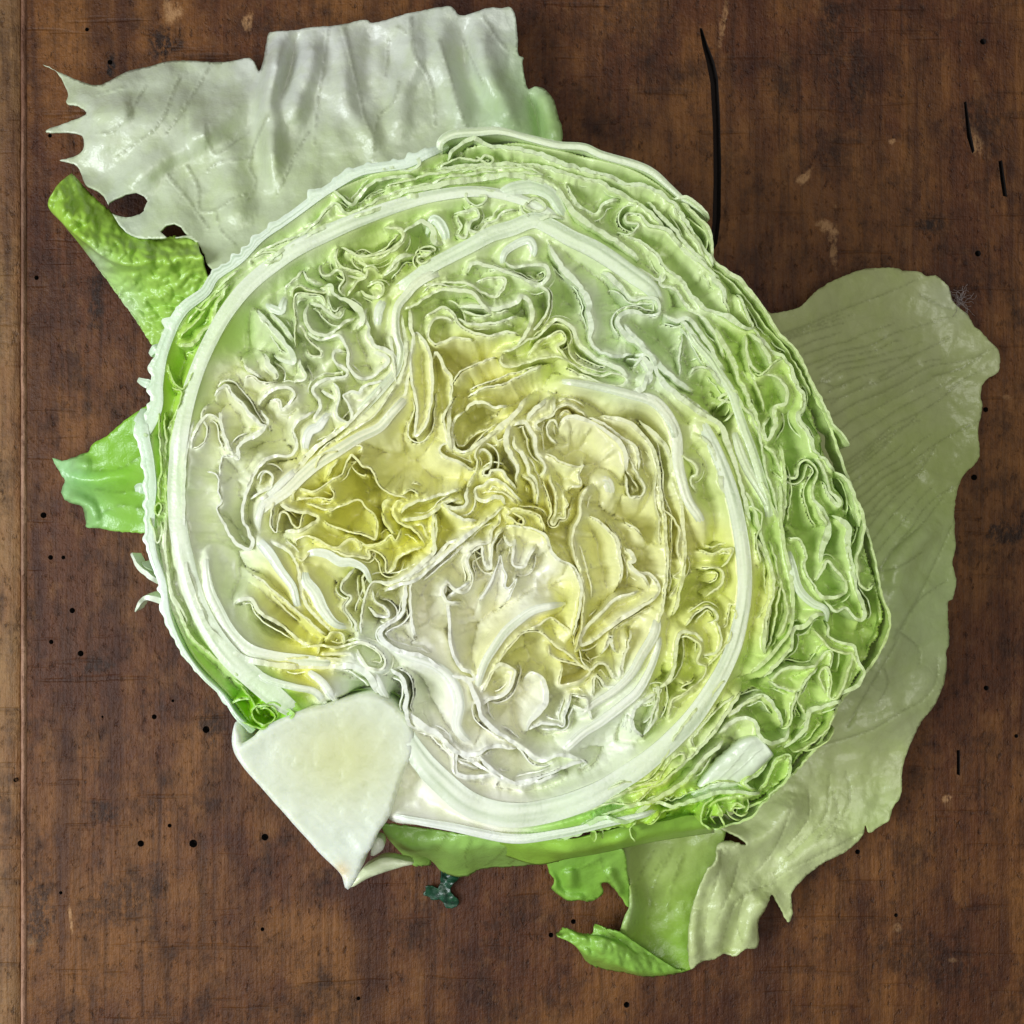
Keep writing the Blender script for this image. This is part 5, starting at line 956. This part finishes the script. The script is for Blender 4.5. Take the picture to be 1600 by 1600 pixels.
v4 = [(T('R', q), 2.3) for q in ([(400,450),(560,390),(700,330),(860,270),(1010,210),(1100,165)], [(440,470),(600,420),(740,380)], [(520,600),(640,555),(720,522),(860,490),(980,432),(1120,392),(1280,345)], [(560,690),(640,662),(720,612),(830,592),(950,562),(1080,532),(1250,450)], [(600,850),(680,830),(780,772),(900,722),(1020,662),(1150,592),(1320,562),(1460,500)],
      [(640,1090),(740,1050),(850,972),(960,882),(1060,832),(1180,762),(1300,662),(1440,590)], [(700,1140),(770,1100),(900,1000),(1000,900),(1100,850)], [(740,1260),(820,1212),(930,1122),(1040,1062),(1150,982),(1230,932),(1390,850)], [(780,1400),(860,1352),(960,1232),(1080,1122),(1180,962)], [(840,1600),(890,1570),(960,1482),(1040,1392),(1140,1252),(1310,1140)], [(620,660),(700,690),(820,640)], [(900,650),(1040,560),(1160,490)], [(560,760),(720,740),(860,660)], [(820,1330),(900,1290),(1000,1220)], [(1100,250),(1200,300),(1300,330)], [(1160,640),(1300,600),(1400,540)])]
fan = [resample(v, 4) for v, _ in v4[:10]]
for p_, q_ in zip(fan[:-1], fan[1:]):
    for f_ in (.33, .66):
        m_ = min(len(p_), len(q_)); uu = np.linspace(0, 1, m_)
        pa = p_[(uu * (len(p_) - 1)).astype(int)]; pb = q_[(uu * (len(q_) - 1)).astype(int)]; r_ = pa * (1 - f_) + pb * f_
        r_ = r_ + np.array([(2.5 * nz(x * .03, y * .03, f_), 2.5 * nz(x * .03, y * .03, f_ + 4)) for x, y in r_]); v4.append((r_[int(m_ * .1):int(m_ * (.55 + .4 * f_)):3], 2.1))
v4 += [(T('F', q), 2.6) for q in ([(1180,480),(1280,342),(1400,232),(1510,90)], [(1280,760),(1350,642),(1450,452),(1560,210)], [(1060,1180),(1160,1000),(1260,832),(1330,692),(1400,560)], [(940,1270),(1160,1202),(1300,1122),(1420,1052),(1480,962),(1490,850)], [(1230,900),(1250,980),(1200,1080)], [(1290,720),(1390,800),(1400,900)], [(1200,440),(1300,420),(1420,340)], [(1350,640),(1420,560),(1540,480)])]
v4 += [(T('H', q), 1.8) for q in ([(1220,560),(1130,760),(1000,920)], [(1400,400),(1380,600),(1240,760),(1130,880)], [(1480,380),(1500,520),(1400,720)], [(880,760),(860,900),(820,1040),(800,1200)], [(1140,920),(960,1000),(900,1150),(880,1250)], [(1560,680),(1400,760),(1200,860),(1100,930)], [(1000,960),(960,1100),(1000,1240)], [(1300,480),(1290,620),(1180,760)], [(1420,480),(1440,600),(1340,720)], [(960,820),(920,960),(850,1120)])]
t4 = grad([(1350,520,140,'c0c87a'), (1480,560,90,'c4cc88'), (1420,720,110,'b8c866'), (1350,640,90,'c2ca80'), (1430,860,70,'cce08c'), (1450,980,70,'cade8e'), (1420,1080,80,'c6d28e'), (1340,1180,90,'cfda8e'), (1220,1320,80,'d0dc94'), (1150,1410,70,'cedb90'), (1160,1300,60,'d4df9c'), (1480,470,30,'d0d6ac'), (1370,1270,40,'c4d880')], lift=.10)
L4 = blade('lettuce_leaf', o4, z4, r4, v4, t4, sd=31, ruff=.0013, jag=1.3, step=3.0, vh=-.5, rs=.6)
tag(L4, 'largest loose leaf, dull olive green with dark parallel veins, lying right of the head', 'leaf', 'loose lettuce leaves')
o5 = np.array([(960,1320),(982,1372),(984,1412),(980,1425),(972,1445),(968,1458),(975,1470),(985,1485),(1000,1500),(1030,1515),(1060,1516),(1082,1512),(1090,1480),(1110,1390),(1130,1320),(1120,1280),(990,1290)], float)
L5 = blade('leaf_fold', o5, lambda x, y: 3 + 5 * np.exp(-((x - 975) / 20) ** 2) + 5 * np.clip((1400 - y) / 80, 0, 1), [(T('H', [(440,930),(450,1050),(400,1160)]), 4, 12)], [(T('H', [(560,760),(480,900),(460,1060)]), 1.8), (T('H', [(640,760),(560,940),(520,1150)]), 1.8), (T('H', [(700,780),(640,960),(620,1150)]), 1.8), (T('H', [(600,800),(540,900)]), 1.5)],
           grad([(1000,1370,50,'b6cc74'), (1040,1440,50,'a6c854'), (1060,1490,40,'9ccc44'), (975,1420,20,'c0dc98')]), parent=L4, sd=41, ruff=.0008)
L5b = loft('leaf_fold', [L3('H', [(90,1172,9),(130,1140,10),(200,1165,11),(262,1165,12),(275,1122,12),(330,1140,12),(400,1160,12)]), L3('H', [(100,1180,12),(180,1190,13),(260,1200,14),(340,1200,14),(430,1240,11),(520,1290,8),(640,1320,5)]), L3('H', [(160,1200,11),(215,1250,12),(260,1270,12),(340,1290,12),(450,1330,10),(560,1350,6),(700,1340,4)]), L3('H', [(215,1240,5),(240,1300,4),(330,1335,3),(420,1350,3),(510,1368,3),(600,1365,2),(720,1345,2)])],
           M_BLADE, L4, nu=80, nv=30, tint='9ed056', sd=13, ruff=.0013, fr=.06, edge_jag=3)
# small bright leaf below the head
o6 = T('H', [(30,800),(45,830),(60,870),(85,915),(70,940),(95,970),(150,1005),(200,1000),(255,1008),(300,985),(315,960),(305,925),(325,915),(350,925),(380,960),(405,995),(442,1040),(440,930),(430,860),(410,760),(300,720),(100,740)])
L6 = blade('lettuce_leaf', o6, lambda x, y: 6 + 12 * np.clip((1400 - y) / 70, 0, 1), [(T('H', [(150,850),(160,950)]), 3, 12), (T('H', [(60,860),(90,950),(150,990),(250,990)]), 3, 7), (T('H', [(330,850),(400,980)]), 3, 9)], [(T('H', [(300,800),(200,850),(110,880)]), 1.6), (T('H', [(300,800),(330,880),(400,980)]), 1.6)],
           grad([(890,1380,50,'98ce50'), (960,1380,40,'a2d458')]), sd=51, jag=1.2, step=3)
tag(L6, 'small bright green leaf tip sticking out under the bottom of the head', 'leaf', 'loose lettuce leaves')

# ------------------------------------------------------------------ small things on the table
def lump(name, outline, h, mat, label, cat, sd):
    c = resample(np.vstack([outline, outline[:1]]), 2.0)[:-1]; n = len(c); m = c.mean(0); v, f = [], []
    for k, (a, zz) in enumerate(((1, .0001), (.95, .45), (.8, .8), (.5, 1.0))):
        for x, y in c:
            q = m + (np.array([x, y]) - m) * a; v.append(P(q[0] + .8 * nz(q[0] * .4, q[1] * .4, sd), q[1], h * zz * (1 + .5 * nz(q[0] * .25, q[1] * .25, sd + k)) + .0002))
    for k in range(3):
        for i in range(n): f.append((k * n + i, k * n + (i + 1) % n, (k + 1) * n + (i + 1) % n, (k + 1) * n + i))
    f.append(tuple(range(3 * n, 4 * n))); o = mesh(name, v, f, mat)
    bm = bmesh.new(); bm.from_mesh(o.data); bmesh.ops.recalc_face_normals(bm, faces=bm.faces); bm.to_mesh(o.data); bm.free()
    tag(o, label, cat); return o
sc = blade('green_scrap', T('G', [(1075,1105),(1120,1112),(1165,1125),(1150,1160),(1128,1178),(1122,1205),(1136,1230),(1160,1252),(1150,1280),(1120,1290),(1095,1284),(1085,1258),(1060,1246),(1030,1250),(1015,1236),(990,1222),(1002,1200),(1000,1184),(1030,1180),(1060,1190),(1072,1160)]), lambda x, y: 1.2 + 0 * x,
           [], None, lambda p: np.tile([.010, .065, .030], (len(p), 1)) * (1 + .8 * np.array([[nz(x * .15, y * .15, 3)] for x, y in p])), step=1.6, ruff=.0022, jag=1.6, sd=61, thick=.0004)
tag(sc, 'tiny dark green crumpled scrap of leaf on the wood below the core', 'scrap')
# lint at the right
lv, lf = [], []
for k in range(34):
    a0 = rnd.uniform(0, 6.28); r0 = rnd.uniform(0, 11); x, y = 1500 + r0 * math.cos(a0), 470 + r0 * 1.1 * math.sin(a0); dr = rnd.uniform(0, 6.28); pts = []
    zz = rnd.uniform(.0006, .005)
    for s in range(9):
        pts.append(Vector(P(x, y, max(.0004, zz)))); dr += rnd.uniform(-.8, .8); x += 3 * math.cos(dr); y += 3 * math.sin(dr); zz += rnd.uniform(-.0005, .0005)
    b0 = len(lv); rad = .00004
    for p in pts:
        for q in range(3): lv.append((p.x + rad * math.cos(q * 2.09), p.y + rad * math.sin(q * 2.09), p.z + rad * math.sin(q * 2.09 + 1)))
    for s in range(8):
        for q in range(3): lf.append((b0 + s * 3 + q, b0 + s * 3 + (q + 1) % 3, b0 + (s + 1) * 3 + (q + 1) % 3, b0 + (s + 1) * 3 + q))
lint = mesh('lint', lv, lf, plain('grey_lint', (.40, .34, .33), .9)); tag(lint, 'wisp of pale lint beside the top of the olive leaf', 'lint')
